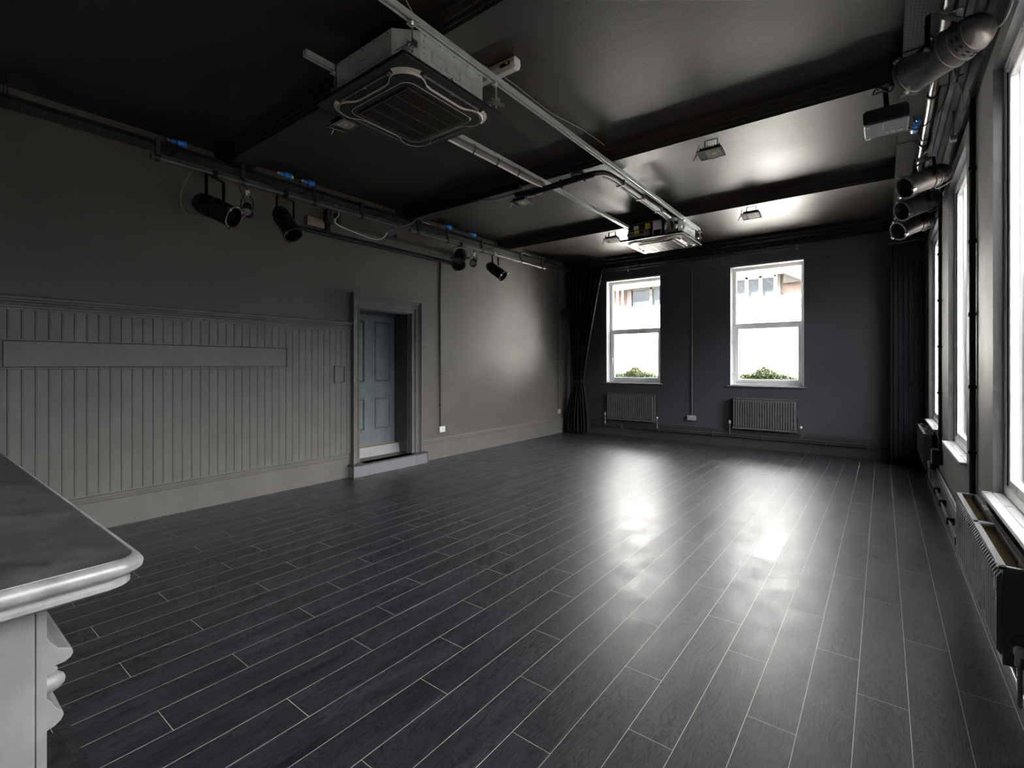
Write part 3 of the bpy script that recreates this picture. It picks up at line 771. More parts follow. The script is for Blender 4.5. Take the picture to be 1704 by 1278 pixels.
def cable(label, pts, r, mat, cat='cable', n=6):
    t = MB().tube(smooth_path(pts, 6), r, n).build('cable', mat, None, smooth=True, off=pts[0]); return tag(t, label, cat)
def wob(x, z, y0, y1, ax, az, k, ph):
    return [(x+ax*math.sin(ph+i*1.7), y0+(y1-y0)*i/k, z+az*abs(math.sin(ph*2+i*1.3))) for i in range(k+1)]
cable('thick dark cable lying in the left cable tray', wob(-5.56, 3.60, -.3, 9.2, .02, .012, 22, 1), .011, 'black')
cable('dark cable snaking over the left cable tray edge', wob(-5.50, 3.605, -.3, 9.0, .03, .03, 26, 2.3), .008, 'black')
cable('grey cable lying in the left cable tray', wob(-5.53, 3.61, .3, 8.8, .03, .02, 20, 3.3), .006, 'cable_grey')
cable('white cable looping out of the left cable tray near the blue connectors', wob(-5.47, 3.615, 4.6, 9.0, .02, .02, 12, .3), .005, 'white_plastic')
cable('short white cable on the tray at the left edge of the photo', [(-5.50, .2, 3.60), (-5.50, .38, 3.585), (-5.52, .50, 3.585), (-5.55, .62, 3.60)], .006, 'white_plastic')
cable('white cable hanging in a loop below the left lighting pipe', [(-5.36, 3.42, 3.45), (-5.33, 3.44, 3.36), (-5.35, 3.40, 3.28), (-5.38, 3.47, 3.24), (-5.36, 3.75, 3.19), (-5.35, 4.0, 3.17), (-5.34, 4.12, 3.22), (-5.34, 4.18, 3.3)], .006, 'white_plastic')
cable('fine black wire sagging below the leftmost stage lamp', [(-5.33, 1.85, 3.42), (-5.42, 1.78, 3.20), (-5.45, 1.80, 3.02), (-5.43, 1.90, 2.97), (-5.38, 2.0, 2.98)], .004, 'cable_grey')
cable('black cable looping under the left tray beside the second stage lamp', [(-5.45, 2.5, 3.57), (-5.4, 2.7, 3.48), (-5.4, 2.95, 3.52), (-5.42, 3.1, 3.46), (-5.43, 3.3, 3.55)], .006, 'black')
cable('blue grey cable following the middle ceiling beam to the left tray', [(-5.40, 4.15, 3.28), (-5.38, 4.35, 3.40), (-5.30, 4.56, 3.50), (-5.14, 4.59, 3.565), (-4.55, 4.59, 3.575), (-4.0, 4.59, 3.565), (-3.8, 4.60, 3.54), (-3.35, 4.62, 3.55)], .010, 'cable_blue')
cable('thin grey cable pinned across the ceiling beside the right rail', [(-2.31, 1.9, 3.77), (-2.33, 2.15, 3.60), (-2.40, 2.42, 3.61), (-2.43, 2.50, 3.765), (-2.42, 2.68, 3.77), (-2.366, 3.05, 3.77), (-2.37, 3.65, 3.77), (-2.30, 4.1, 3.77), (-2.28, 4.55, 3.77)], .004, 'cable_grey')
cable('fine black cable strung from the projector to the right lighting pipe', [(.14, 4.72, 3.30), (.22, 4.70, 3.26), (.33, 4.6, 3.33), (.36, 4.4, 3.46), (.30, 4.2, 3.50)], .005, 'black')
cable('black cable draped over the right lighting pipe near the large lamp', [(.20, 3.9, 3.58), (.27, 3.95, 3.48), (.32, 3.9, 3.50), (.36, 4.15, 3.36), (.42, 4.3, 3.40)], .006, 'black')
cable('black cable loops around the right lighting pipe above the lamp cluster', [(.2, 5.2, 3.56), (.26, 5.3, 3.38), (.33, 5.4, 3.46), (.30, 5.55, 3.36), (.25, 5.7, 3.5), (.2, 5.8, 3.58)], .006, 'black')
cable('fine grey wire hanging near the middle right window', [(.36, 4.6, 3.46), (.42, 4.5, 3.42), (.44, 4.62, 3.2), (.40, 4.7, 3.15)], .003, 'cable_grey')
o = thing('junction_box', 'small pale cable joint hanging beside the right lighting pipe', 'junction box', (.40, 4.72, 3.10))
MB().box((.385, 4.69, 3.12), (.425, 4.75, 3.16)).build('box', 'cream_plastic', o, bevel=.004)
MB().cyl((.405, 4.72, 3.16), (.405, 4.72, 3.34), .004).build('lead', 'black', o)

# blue connectors
BL = [('blue round cable connector with yellow band, leftmost bright one on the left tray', -5.45, 2.83, True), ('blue cable connector just right of the yellow banded one', -5.46, 3.12, False),
      ('pale blue cable connector above the wall conduit, left of its pair', -5.46, 5.45, False), ('pale blue cable connector above the wall conduit, right of its pair', -5.46, 6.03, False),
      ('blue cable connector half hidden on the tray before the first stage lamp', -5.50, 1.78, False)]
for k, (lb, x, y, yel) in enumerate(BL):
    t = thing('cable_connector', lb, 'connector', (x, y, 3.63), 'blue connectors on the left tray')
    z = 3.685; kk = 1.25
    MB().lathe([(0, -.07), (.020, -.068), (.023, -.02), (.031, -.018), (.034, .05), (.038, .05), (.038, .06), (0, .06)], 16, 'Y', (x, y, z)).build('plug', 'blue_plastic', t, smooth=True)
    MB().lathe([(0, -.10), (.010, -.10), (.013, -.072), (0, -.072)], 12, 'Y', (x, y, z)).build('gland', 'white_plastic' if k < 2 else 'cable_grey', t, smooth=True)
    if yel: MB().lathe([(0, .058), (.020, .058), (.020, .085), (0, .085)], 12, 'Y', (x, y, z)).build('end_cap', 'yellow', t, smooth=True)['label'] = 'yellow end cap'
for lb, x, y in (('blue cable connector beside the ceiling projector', .19, 4.78), ('blue cable connector on the right tray behind the projector', .235, 5.35)):
    t = thing('cable_connector', lb, 'connector', (x, y, 3.57), 'blue connectors on the right tray')
    z = 3.30 if y < 5 else 3.57
    t.location.z = z
    MB().lathe([(0, -.05), (.016, -.048), (.018, -.01), (.024, -.008), (.026, .04), (0, .04)], 16, 'Y', (x, y, z)).build('plug', 'blue_plastic', t, smooth=True)
    MB().cyl((x, y+.03, z), (x+.01, y+.08, z+.03), .006).build('lead', 'black', t)

# retracted screen housing on left wall
t = thing('projection_screen', 'long grey screen casing with a black bottom bar high on the left wall', 'projection screen', (XL, 4.4, 3.15))
MB().prism([(XL, 3.20), (XL+.05, 3.20), (XL+.075, 3.225), (XL+.08, 3.30), (XL+.06, 3.355), (XL, 3.37)], 3.50, 5.98, 'Y').build('casing', 'wall_left', t, bevel=.004)
MB().box((XL+.0, 3.44, 3.20), (XL+.085, 3.50, 3.38)).build('end_cap', 'black', t, bevel=.006)
MB().box((XL+.005, 3.20, 3.235), (XL+.06, 3.43, 3.345)).build('packing_board', 'card', t)['label'] = 'weathered beige wooden block'
MB().cyl((XL+.06, 3.05, 3.165), (XL+.06, 6.02, 3.165), .020, 14).build('bottom_bar', 'black', t, smooth=True)
MB().box((XL+.055, 3.06, 3.185), (XL+.062, 6.0, 3.21)).build('cloth_edge', 'black_matt', t)
for y in (3.55, 4.6, 5.9): MB().box((XL, y-.02, 3.17), (XL+.02, y+.02, 3.42)).build('bracket', 'black', t)
t = thing('dimmer_box', 'small black control box with dangling wires under the left tray', 'control box', (-5.45, 3.42, 3.3))
MB().box((-5.52, 3.34, 3.27), (-5.42, 3.40, 3.43)).box((-5.52, 3.48, 3.28), (-5.42, 3.53, 3.42)).build('box', 'black', t, bevel=.005)
MB().box((-5.44, 3.42, 3.25), (-5.41, 3.45, 3.33)).build('terminal', 'raw_wood', t)
MB().tube(smooth_path([(-5.45, 3.42, 3.43), (-5.40, 3.44, 3.50), (-5.42, 3.50, 3.46), (-5.40, 3.56, 3.5)]), .005).build('wire', 'cable_grey', t)

# small round speaker by curtain
t = thing('wall_speaker', 'small round black speaker high on the left wall beside the curtain', 'speaker', (XL, 9.2, 2.6))
MB().lathe([(0, 0), (.07, .0), (.11, .03), (.125, .08), (.115, .12), (.10, .125), (0, .105)], 24, 'X', (XL+.06, 9.20, 2.64)).build('cabinet', 'black', t, smooth=True)
MB().cyl((XL, 9.2, 2.66), (XL+.07, 9.2, 2.64), .018).build('bracket', 'black', t)
MB().cyl((XL+.10, 9.19, 2.76), (XL+.12, 9.19, 2.80), .010).build('knob', 'cable_grey', t)

# ------------------------------------------------------------------ strut rails
def rail(label, x, y0, y1, g):
    t = thing('ceiling_rail', label, 'rail', (x, (y0+y1)/2, 3.578), g)
    a = .0205; z0, z1 = 3.578, 3.619; w = .0025; lip = .0085
    prof = [(x-a, z1), (x+a, z1), (x+a, z0), (x+a-lip, z0), (x+a-lip, z0+.007), (x+a-lip+w, z0+.007), (x+a-lip+w, z0+w), (x+a-w, z0+w), (x+a-w, z1-w),
            (x-a+w, z1-w), (x-a+w, z0+w), (x-a+lip-w, z0+w), (x-a+lip-w, z0+.007), (x-a+lip, z0+.007), (x-a+lip, z0), (x-a, z0)]
    MB().prism(prof, y0, y1, 'Y').build('channel', 'galv', t)
    for y in (2.32, 4.76, 7.12):
        if y0 < y < y1: MB().cyl((x, y, 3.60), (x, y, 3.63), .008, 8).lathe([(0, 0), (.012, 0), (.012, .006), (0, .006)], 6, origin=(x, y, 3.604)).build('bolt', 'steel', t)
    return t
XRR, XLR = -2.262, -3.083
rail('galvanised ceiling rail nearer the camera carrying the air conditioners', XRR, 1.70, 7.72, 'galvanised ceiling rails')
rail('galvanised ceiling rail farther from the camera, partly wrapped in grey lagging', XLR, 1.73, 7.72, 'galvanised ceiling rails')

# ------------------------------------------------------------------ cassette air conditioners
def rounded_sq(h, r, n=8, dip=0, z=0, cx=0, cy=0):
    pts = []
    for (sx, sy, a0) in ((1, 1, 0), (-1, 1, 90), (-1, -1, 180), (1, -1, 270)):
        for k in range(n+1):
            a = math.radians(a0+90*k/n); pts.append(V((cx+sx*(h-r)+r*math.cos(a), cy+sy*(h-r)+r*math.sin(a), z)))
        # side dip
        if dip:
            e = pts[-1]
            a1 = math.radians(a0+90); tx, ty = -math.sin(a1), math.cos(a1)  # along tangent
            nx, ny = math.cos(a1), math.sin(a1)
            Ls = 2*(h-r)
            for f in (.08, .16, .25, .5, .75, .84, .92):
                dd = dip*(0 if f in () else min(1, min(f, 1-f)/.2)**1.0)
                dd = dip*(.5-.5*math.cos(PI*min(1, min(f, 1-f)/.22)))
                pts.append(V((e.x+tx*Ls*f-nx*dd, e.y+ty*Ls*f-ny*dd, z)))
    return pts
def ring_strip(P, Q):
    m = MB(); n = len(P); m.add(P+Q, [(i, (i+1) % n, n+(i+1) % n, n+i) for i in range(n)]); return m
def filled(P): return MB().add(P, [tuple(range(len(P)))])
def slab_between(Pt, Pb):
    m = ring_strip(Pt, Pb); n = len(Pt); m.f.append(tuple(range(n))); m.f.append(tuple(range(n, 2*n))); return m
def aircon(label, cx, cy, zp, g, electrics):
    t = thing('air_conditioner', label, 'air conditioner', (cx, cy, zp), g)
    h = .42; c = .125; zt = zp+.255
    # chamfered body
    o8 = [(cx+h, cy+h-c), (cx+h-c, cy+h), (cx-h+c, cy+h), (cx-h, cy+h-c), (cx-h, cy-h+c), (cx-h+c, cy-h), (cx+h-c, cy-h), (cx+h, cy-h+c)]
    b = MB().prism(o8, zp+.02, zt, 'Z').build('casing', 'galv', t, bevel=.003)
    # knock-out outlines and screws
    m = MB()
    def outline(face, u0, u1, z0, z1, parts):
        def seg(a, b2):
            if face == '+X': m.box((cx+h, cy+a[0], a[1]), (cx+h+.0015, cy+b2[0], b2[1]))
            else: m.box((cx+a[0], cy-h, a[1]), (cx+b2[0], cy-h-.0015, b2[1]))
        e = .003
        seg((u0, z0), (u1, z0+e)); seg((u0, z1-e), (u1, z1)); seg((u0, z0), (u0+e, z1)); seg((u1-e, z0), (u1, z1))
        for p in parts: seg((p, z0), (p+e, z1))
    outline('+X', -.20, .18, zp+.10, zp+.165, (-.07, .06)); outline('-Y', -.20, .18, zp+.10, zp+.165, (-.07, .06))
    m.build('knock_out', 'steel', b)
    m = MB()
    for i in range(5):
        u = -.26+i*.13
        m.lathe([(0, .004), (.006, .003), (.006, 0)], 8, 'X', (cx+h, cy+u, zt-.02)); 
        m.box((cx+u-.005, cy-h-.004, zt-.025), (cx+u+.005, cy-h, zt-.015))
    for z in (zt-.06, zt-.10, zt-.14, zp+.05): m.box((cx+h-.001, cy-h+c+.02, z), (cx+h+.003, cy-h+c+.028, z+.008))
    m.lathe([(0, .01), (.014, .006), (.016, 0)], 12, 'X', (cx+h, cy-.02, zp+.07))
    m.build('screws', 'chrome', b)
    # fascia plate
    p = .475
    MB().prism([(cx-p+.015, cy-p), (cx+p-.015, cy-p), (cx+p, cy-p+.015), (cx+p, cy+p-.015), (cx+p-.015, cy+p), (cx-p+.015, cy+p), (cx-p, cy+p-.015), (cx-p, cy-p+.015)], zp, zp+.028, 'Z').build('fascia', 'ac_black', t, bevel=.004)
    # inner rounded lower tray
    slab_between(rounded_sq(.40, .13, 8, .055, zp, cx, cy), rounded_sq(.385, .125, 8, .055, zp-.022, cx, cy)).build('lower_panel', 'ac_black', t, smooth=True)
    ring_strip(rounded_sq(.402, .131, 8, .055, zp-.012, cx, cy), rounded_sq(.396, .13, 8, .055, zp-.023, cx, cy)).build('rim', 'cream_plastic', t, solid=.003)['label'] = 'pale rim line'
    # corner arcs (thicker pale) and slot outer edges
    for k, (sx, sy, a0) in enumerate(((1, 1, 0), (-1, 1, 90), (-1, -1, 180), (1, -1, 270))):
        P = []; Q = []
        for q in range(9):
            a = math.radians(a0+8+74*q/8); r0, r1 = .131, .160
            P.append(V((cx+sx*.27+r0*math.cos(a), cy+sy*.27+r0*math.sin(a), zp-.012))); Q.append(V((cx+sx*.27+r1*math.cos(a), cy+sy*.27+r1*math.sin(a), zp-.003)))
        mm = MB(); n = len(P); mm.add(P+Q, [(i, i+1, n+i+1, n+i) for i in range(n-1)]); mm.build('corner_cover', 'cream_plastic' if sy < 0 or k == 0 else 'ac_black', t, solid=.003)
    for (ux, uy) in ((1, 0), (0, 1), (-1, 0), (0, -1)):
        w = V((ux, uy, 0)); s = V((-uy, ux, 0)); c0 = V((cx, cy, zp))
        def bx(mm, a0, a1, r0, r1, z0, z1):
            A = c0+s*a0+w*r0+V((0, 0, z0)); B_ = c0+s*a1+w*r1+V((0, 0, z1)); mm.box(A, B_)
        fl = MB(); bx(fl, -.25, .25, .352, .398, -.010, -.004); fl.build('louvre', 'black_matt', t)
        fl = MB(); bx(fl, -.25, .25, .404, .411, -.012, .0); bx(fl, -.262, -.235, .392, .414, -.016, .0); bx(fl, .235, .262, .392, .414, -.016, 0); bx(fl, -.012, .012, .398, .414, -.014, 0); fl.build('louvre_edge', 'lagging', t)
    # grille
    gz = zp-.024; gh = .262
    gr = slab_between(rounded_sq(.325, .07, 6, 0, zp-.02, cx, cy), rounded_sq(.315, .07, 6, 0, gz-.004, cx, cy)).build('grille_frame', 'ac_black', t)
    P = [V(q) for q in rounded_sq(.316, .07, 6, 0, gz-.003, cx, cy)]
    MB().tube(P[:len(P)]+[P[0]], .0025, 5, False).build('trim_line', 'cream_plastic', gr)
    MB().box((cx-gh, cy-gh, gz-.006), (cx+gh, cy+gh, gz-.004)).build('filter', 'black_matt', t)
    m = MB(); n = 30
    for i in range(n):
        yv = cy-gh+(i+.5)*2*gh/n; m.box((cx-gh, yv-.0028, gz-.016), (cx+gh, yv+.0028, gz-.006))
    for xx in (-.13, 0, .13): m.box((cx+xx-.003, cy-gh, gz-.0175), (cx+xx+.003, cy+gh, gz-.006))
    for s in (-1, 1): m.box((cx+s*gh-.004, cy-gh, gz-.018), (cx+s*gh+.004, cy+gh, gz-.006)); m.box((cx-gh, cy+s*gh-.004, gz-.018), (cx+gh, cy+s*gh+.004, gz-.006))
    m.build('slats', 'grille', t)
    # hangers at four corners below the rails
    for xr_ in (XRR, XLR):
        for s in (-1, 1):
            y = cy+s*.385 if s < 0 else cy+.415
            MB().cyl((xr_+(.0), y, zp+.06), (xr_, y, 3.60), .006, 8).box((xr_-.03, y-.025, 3.566), (xr_+.03, y+.025, 3.572)).lathe([(0, 0), (.013, 0), (.013, .01), (0, .01)], 6, origin=(xr_, y, 3.556)).build('hanger_rod', 'steel', t)
            sx = 1 if xr_ > cx else -1
            MB().box((xr_-sx*.16, y-.022, zp+.105), (xr_+sx*.022, y+.022, zp+.110)).box((xr_-.022, y-.022, zp+.085), (xr_-.018, y+.022, zp+.13)).box((xr_+.018, y-.022, zp+.085), (xr_+.022, y+.022, zp+.13)).lathe([(0, 0), (.013, 0), (.013, .01), (0, .01)], 6, origin=(xr_, y, zp+.092)).build('hanger_bracket', 'steel', t)
    if electrics:
        y0 = cy-h
        bb = MB().box((cx-.36, y0-.012, zp+.03), (cx+.40, y0-.004, zt-.01)).build('control_box', 'black', t, bevel=.003)
        MB().box((cx-.26, y0-.022, zp+.16), (cx-.19, y0-.012, zp+.215)).box((cx+.05, y0-.06, zp+.11), (cx+.17, y0-.012, zp+.23)).build('label_plate', 'white_plastic', bb)
        MB().box((cx-.25, y0-.03, zp+.10), (cx-.18, y0-.012, zp+.145)).box((cx-.08, y0-.03, zp+.15), (cx-.01, y0-.012, zp+.225)).tube([(cx-.32, y0-.02, zp+.12), (cx-.12, y0-.02, zp+.14), (cx-.02, y0-.02, zp+.15)], .004).build('earth_wire', 'yellow', bb)
        MB().box((cx-.34, y0-.03, zp+.06), (cx-.04, y0-.012, zp+.09)).box((cx-.10, y0-.04, zp+.05), (cx-.02, y0-.012, zp+.12)).build('terminal_block', 'steel', bb)
        MB().lathe([(.06, -.006), (.07, -.006), (.07, .006), (.06, .006)], 20, 'Y', (cx+.10, y0-.03, zp+.075)).build('coil', 'galv', bb)
        MB().tube(smooth_path([(cx+.40, y0-.03, zp+.20), (cx+.34, y0-.06, zp+.21), (cx+.26, y0-.07, zp+.16), (cx+.24, y0-.05, zp+.08)]), .024, 10).tube([(cx+.28, y0-.06, zp+.12), (cx+.40, y0-.05, zp+.10)], .03, 10).build('pipe_joint', 'white_plastic', bb, smooth=True)
        MB().box((cx+.22, y0-.07, zp+.03), (cx+.38, y0-.01, zp+.09)).build('valve_box', 'lagging', bb, bevel=.006)
    else:
        MB().cyl((cx+.41, cy+.36, zp+.09), (cx+.52, cy+.42, zp+.06), .012).cyl((cx+.44, cy+.37, zp+.085), (cx+.47, cy+.39, zp+.075), .02).build('drain_stub', 'lagging', t)
    return t
g = 'ceiling cassette air conditioners'
aircon('large near air conditioner with black square fascia hanging from the rails', -2.71, 2.342, 3.335, g, False)
aircon('far air conditioner with open wiring side hanging before the back wall', -2.72, 7.35, 3.375, g, True)

# fluorescent batten
t = thing('strip_light', 'cream fluorescent batten on the ceiling poking out beside the near air conditioner', 'strip light', (-2.75, 2.87, 3.78))
hexp = [(2.835, 3.78), (2.905, 3.78), (2.912, 3.735), (2.895, 3.700), (2.845, 3.700), (2.828, 3.735)]
MB().prism([(2.842, 3.78), (2.898, 3.78), (2.898, 3.745), (2.842, 3.745)], -3.38, -2.17, 'X').build('spine', 'cream_plastic', t)
MB().prism(hexp, -3.36, -2.18, 'X').build('diffuser', 'cream_plastic', t, bevel=.002)
MB().prism([(a*1.0, b) for a, b in hexp], -2.18, -2.15, 'X').build('end_cap', 'white_plastic', t, bevel=.003)
MB().prism([(a*1.0, b) for a, b in hexp], -3.39, -3.36, 'X').build('end_cap', 'white_plastic', t, bevel=.003)
MB().box((-2.28, 2.824, 3.725), (-2.19, 2.829, 3.752)).build('label_plate', 'black', t)
MB().box((-2.225, 2.821, 3.735), (-2.205, 2.825, 3.748)).build('sticker', 'yellow', t)
MB().cyl((-2.42, 2.83, 3.74), (-2.42, 2.81, 3.755), .010).tube(smooth_path([(-2.42, 2.81, 3.755), (-2.44, 2.76, 3.77), (-2.43, 2.68, 3.775)]), .003).build('lead', 'cream_plastic', t)

# ------------------------------------------------------------------ pipe lagging and ducts
t = thing('lagged_pipe', 'grey lagged pipe with white tube strapped under the farther ceiling rail', 'pipe', (XLR, 3.7, 3.55))
P = smooth_path([(-3.09, 2.78, 3.545), (-3.09, 3.2, 3.545), (-3.085, 3.9, 3.545), (-3.085, 4.3, 3.545), (-3.07, 4.56, 3.55)], 5)
MB().tube(P, .034, 12).build('lagging', 'lagging', t, smooth=True)
MB().tube([(p.x+.012, p.y, p.z-.034) for p in P] + [(-3.05, 4.60, 3.50), (-3.10, 4.60, 3.47), (-3.22, 4.60, 3.46), (-3.30, 4.60, 3.47)], .009, 8).build('drain_tube', 'white_plastic', t, smooth=True)
for y in (3.05, 3.4, 3.75, 4.1): MB().lathe([(.046, -.006), (.049, -.006), (.049, .006), (.046, .006)], 16, 'Y', (-3.085, y, 3.545)).build('strap', 'black', t)
t = thing('lagged_pipe', 'black insulated pipe bundle along the middle beam turning toward the far unit', 'pipe', (-2.7, 4.58, 3.5))
P = smooth_path([(-3.45, 4.575, 3.52), (-3.1, 4.57, 3.50), (-2.75, 4.57, 3.51), (-2.50, 4.575, 3.52), (-2.36, 4.66, 3.54), (-2.33, 4.9, 3.55), (-2.33, 5.4, 3.55), (-2.33, 6.0, 3.55), (-2.335, 6.55, 3.55), (-2.36, 6.80, 3.53), (-2.37, 6.86, 3.46)], 5)
MB().tube(P, .030, 12).build('insulation', 'black', t, smooth=True)
MB().tube([(p.x+.01, p.y-.012, p.z-.028) for p in P[:18]], .018, 8).build('insulation', 'black_matt', t, smooth=True)
MB().tube([(p.x-.045, p.y, p.z-.01) for p in P[22:]], .018, 8).build('insulation', 'lagging', t, smooth=True)
for q in (4, 9, 14): 
    p = P[q]; MB().box((p.x-.006, p.y-.036, p.z-.05), (p.x+.006, p.y+.036, p.z+.034)).build('strap', 'black', t)
for q in (27, 32, 37, 42): 
    p = P[q]; MB().box((p.x-.068, p.y-.006, p.z-.036), (p.x+.036, p.y+.006, p.z+.034)).build('strap', 'cable_grey', t)
t = thing('smoke_detector', 'round black ceiling fitting on the middle beam between the rails', 'ceiling fitting', (-2.72, 4.75, 3.62))
MB().lathe([(0, -.055), (.05, -.055), (.075, -.04), (.085, -.012), (.085, 0), (0, 0)], 24, 'Z', (-2.70, 4.74, 3.62)).build('cover', 'black', t, smooth=True)
MB().lathe([(.082, -.02), (.088, -.02), (.088, -.012), (.082, -.012)], 24, 'Z', (-2.70, 4.74, 3.62)).build('ring', 'cable_grey', t, smooth=True)
# ducting along the near face of beam 2 toward the left
t = thing('trunking', 'black cable trunking along the near face of the middle beam', 'trunking', (-4.6, 4.57, 3.56))
MB().box((-5.38, 4.585, 3.585), (-3.4, 4.628, 3.635)).build('body', 'black', t, bevel=.004)
for x in (-5.1, -4.7, -4.3, -3.9): MB().box((x-.012, 4.58, 3.58), (x+.012, 4.628, 3.64)).build('clip', 'black_matt', t)

# ------------------------------------------------------------------ floodlights
def flood(label, x, y, z, tilt, bright):
    t = thing('floodlight', label, 'floodlight', (x, y, ZB), 'floodlights under the ceiling beams')
    R = Matrix.Rotation(tilt, 4, 'X'); o = V((x, y, z))
    def B(m, name, mat, par=t, **k):
        m.v = [o+(R @ p) for p in m.v]; return m.build(name, mat, par, **k)
    w, h, d = .115, .085, .03
    hs = B(MB().prism([(-w, -h), (w, -h), (w, h), (-w, h)], 0, .012, 'Z').prism([(-w*.8, -h*.7), (w*.8, -h*.7), (w*.8, h*.7), (-w*.8, h*.7)], .012, .045, 'Z'), 'housing', 'black', bevel=.005)
    m = MB()
    for i in range(9): m.box((-w*.75+i*w*.185, -h*.72, .02), (-w*.75+i*w*.185+.005, h*.72, .055))
    B(m, 'heat_sink', 'black', hs)
    B(MB().box((-w, -h, -.003), (w, -h+.01, 0)).box((-w, h-.01, -.003), (w, h, 0)).box((-w, -h, -.003), (-w+.008, h, 0)).box((w-.008, -h, -.003), (w, h, 0)), 'bezel', 'lagging', hs)
    B(MB().box((-w*.35, -h+.02, -.002), (w-.02, h-.02, 0)), 'reflector', 'lamp_face_bright' if bright else 'lamp_face', hs)
    B(MB().box((.005, -.014, -.004), (.045, .012, -.002)), 'led_chip', 'amber', hs)
    MB().box((x-.060, y-.012, z+.03), (x-.056, y+.012, ZB)).box((x+.056, y-.012, z+.03), (x+.060, y+.012, ZB)).box((x-.06, y-.012, ZB-.004), (x+.06, y+.012, ZB)).build('bracket', 'black', t)
    MB().tube(smooth_path([(x-.10, y, z+.03), (x-.14, y-.01, z+.0), (x-.16, y-.02, z-.035), (x-.14, y, z+.02), (x-.12, y+.04, ZB)]), .0035).build('lead', 'cable_grey', t)
flood('floodlight under the middle beam nearest the right wall, orange chip showing', -1.285, 4.76, 3.49, math.radians(-8), False)
flood('floodlight under the far beam between the far air conditioner and the right wall', -1.40, 7.10, 3.50, math.radians(-14), True)
flood('floodlight just left of the far air conditioner', -3.43, 7.10, 3.49, math.radians(-10), True)
flood('floodlight under the middle beam left of the rails', -3.52, 4.78, 3.49, math.radians(-4), False)
flood('dim floodlight half hidden behind the near air conditioner', -3.55, 2.34, 3.49, math.radians(6), False)

# ------------------------------------------------------------------ projector
t = thing('projector', 'grey ceiling projector with black back hanging beside the right cable tray', 'projector', (.02, 4.68, 3.6))
MB().prism([(-.115, 3.285), (.145, 3.285), (.155, 3.30), (.150, 3.375), (.135, 3.39), (-.10, 3.39), (-.12, 3.37)], 4.46, 4.72, 'Y').build('casing', 'black', t, bevel=.012)
us = MB().box((-.112, 4.465, 3.275), (.150, 4.725, 3.285)).build('underside', 'cable_grey', t, bevel=.006)
MB().box((.0, 4.47, 3.272), (.004, 4.60, 3.275)).box((.145, 4.46, 3.272), (.150, 4.72, 3.275)).build('seam', 'white_plastic', us)
MB().box((.02, 4.66, 3.2735), (.035, 4.672, 3.275)).box((.05, 4.66, 3.2735), (.075, 4.675, 3.275)).box((.09, 4.66, 3.2735), (.12, 4.678, 3.275)).build('marking', 'white_plastic', us)
MB().lathe([(0, 0), (.018, 0), (.018, .012), (0, .012)], 14, 'Z', (-.09, 4.70, 3.262)).lathe([(0, 0), (.012, 0), (.012, .01), (0, .01)], 12, 'Z', (-.09, 4.48, 3.264)).build('foot', 'white_plastic', t, smooth=True)
MB().lathe([(.0, -.02), (.03, -.02), (.036, .0), (.036, .02), (0, .02)], 18, 'Y', (-.06, 4.735, 3.33)).build('lens', 'steel', t, smooth=True)
MB().cyl((.025, 4.66, 3.39), (.015, 4.66, 3.60), .018, 12).lathe([(0, 0), (.05, 0), (.06, .02), (0, .02)], 16, 'Z', (.015, 4.66, 3.60)).build('mount_pole', 'black', t, smooth=True)
MB().tube(smooth_path([(0, 4.62, 3.58), (-.06, 4.60, 3.56), (-.03, 4.62, 3.61), (.04, 4.60, 3.55), (.07, 4.62, 3.60)]), .006).build('cable', 'black', t)

# ------------------------------------------------------------------ fireplace
t = thing('fireplace', 'painted grey fireplace surround with worn dark shelf in the left foreground', 'fireplace', (-1.9, .1, 0))
def moulded_slab(x0, x1, yw, yf, prof, name, mat, parent, r=.035):
    """prof: list (offset, z) outward offset from base outline; rounded front corners"""
    def outline(off, z):
        pts = [(x0-off, yw)]
        for k in range(7):
            a = PI - PI/2*k/6; pts.append((x0-off+r+r*math.cos(a), yf+off-r+r*math.sin(a)))
        for k in range(7):
            a = PI/2-PI/2*k/6; pts.append((x1+off-r+r*math.cos(a), yf+off-r+r*math.sin(a)))
        pts.append((x1+off, yw)); return [V((p[0], p[1], z)) for p in pts]
    R = [outline(o_, z) for o_, z in prof]; n = len(R[0]); m = MB()
    m.add([p for r_ in R for p in r_], [(i*n+k, i*n+k+1, (i+1)*n+k+1, (i+1)*n+k) for i in range(len(R)-1) for k in range(n-1)] + [tuple(range(n)), tuple((len(R)-1)*n+k for k in range(n))])
    return m.build(name, mat, parent, smooth=True)
X0, X1 = -2.84, -.955
moulded_slab(X0, X1, .0, .225, [(.012, 1.1995), (.020, 1.1998), (.026, 1.200)][::-1] + [], 'shelf_top', 'mantel_top', t) if False else None
moulded_slab(X0, X1, .0, .225, [(-.01, 1.2005), (.022, 1.2), (.0225, 1.199)], 'shelf_top', 'mantel_top', t)
moulded_slab(X0, X1, .0, .225, [(.0225, 1.1992), (.030, 1.196), (.034, 1.189), (.033, 1.181), (.028, 1.175), (.018, 1.172), (.016, 1.168), (.020, 1.163), (.020, 1.157), (.014, 1.152), (.0, 1.150), (-.02, 1.149)], 'shelf_moulding', 'mantel_edge', t)['label'] = 'pale worn shelf moulding'
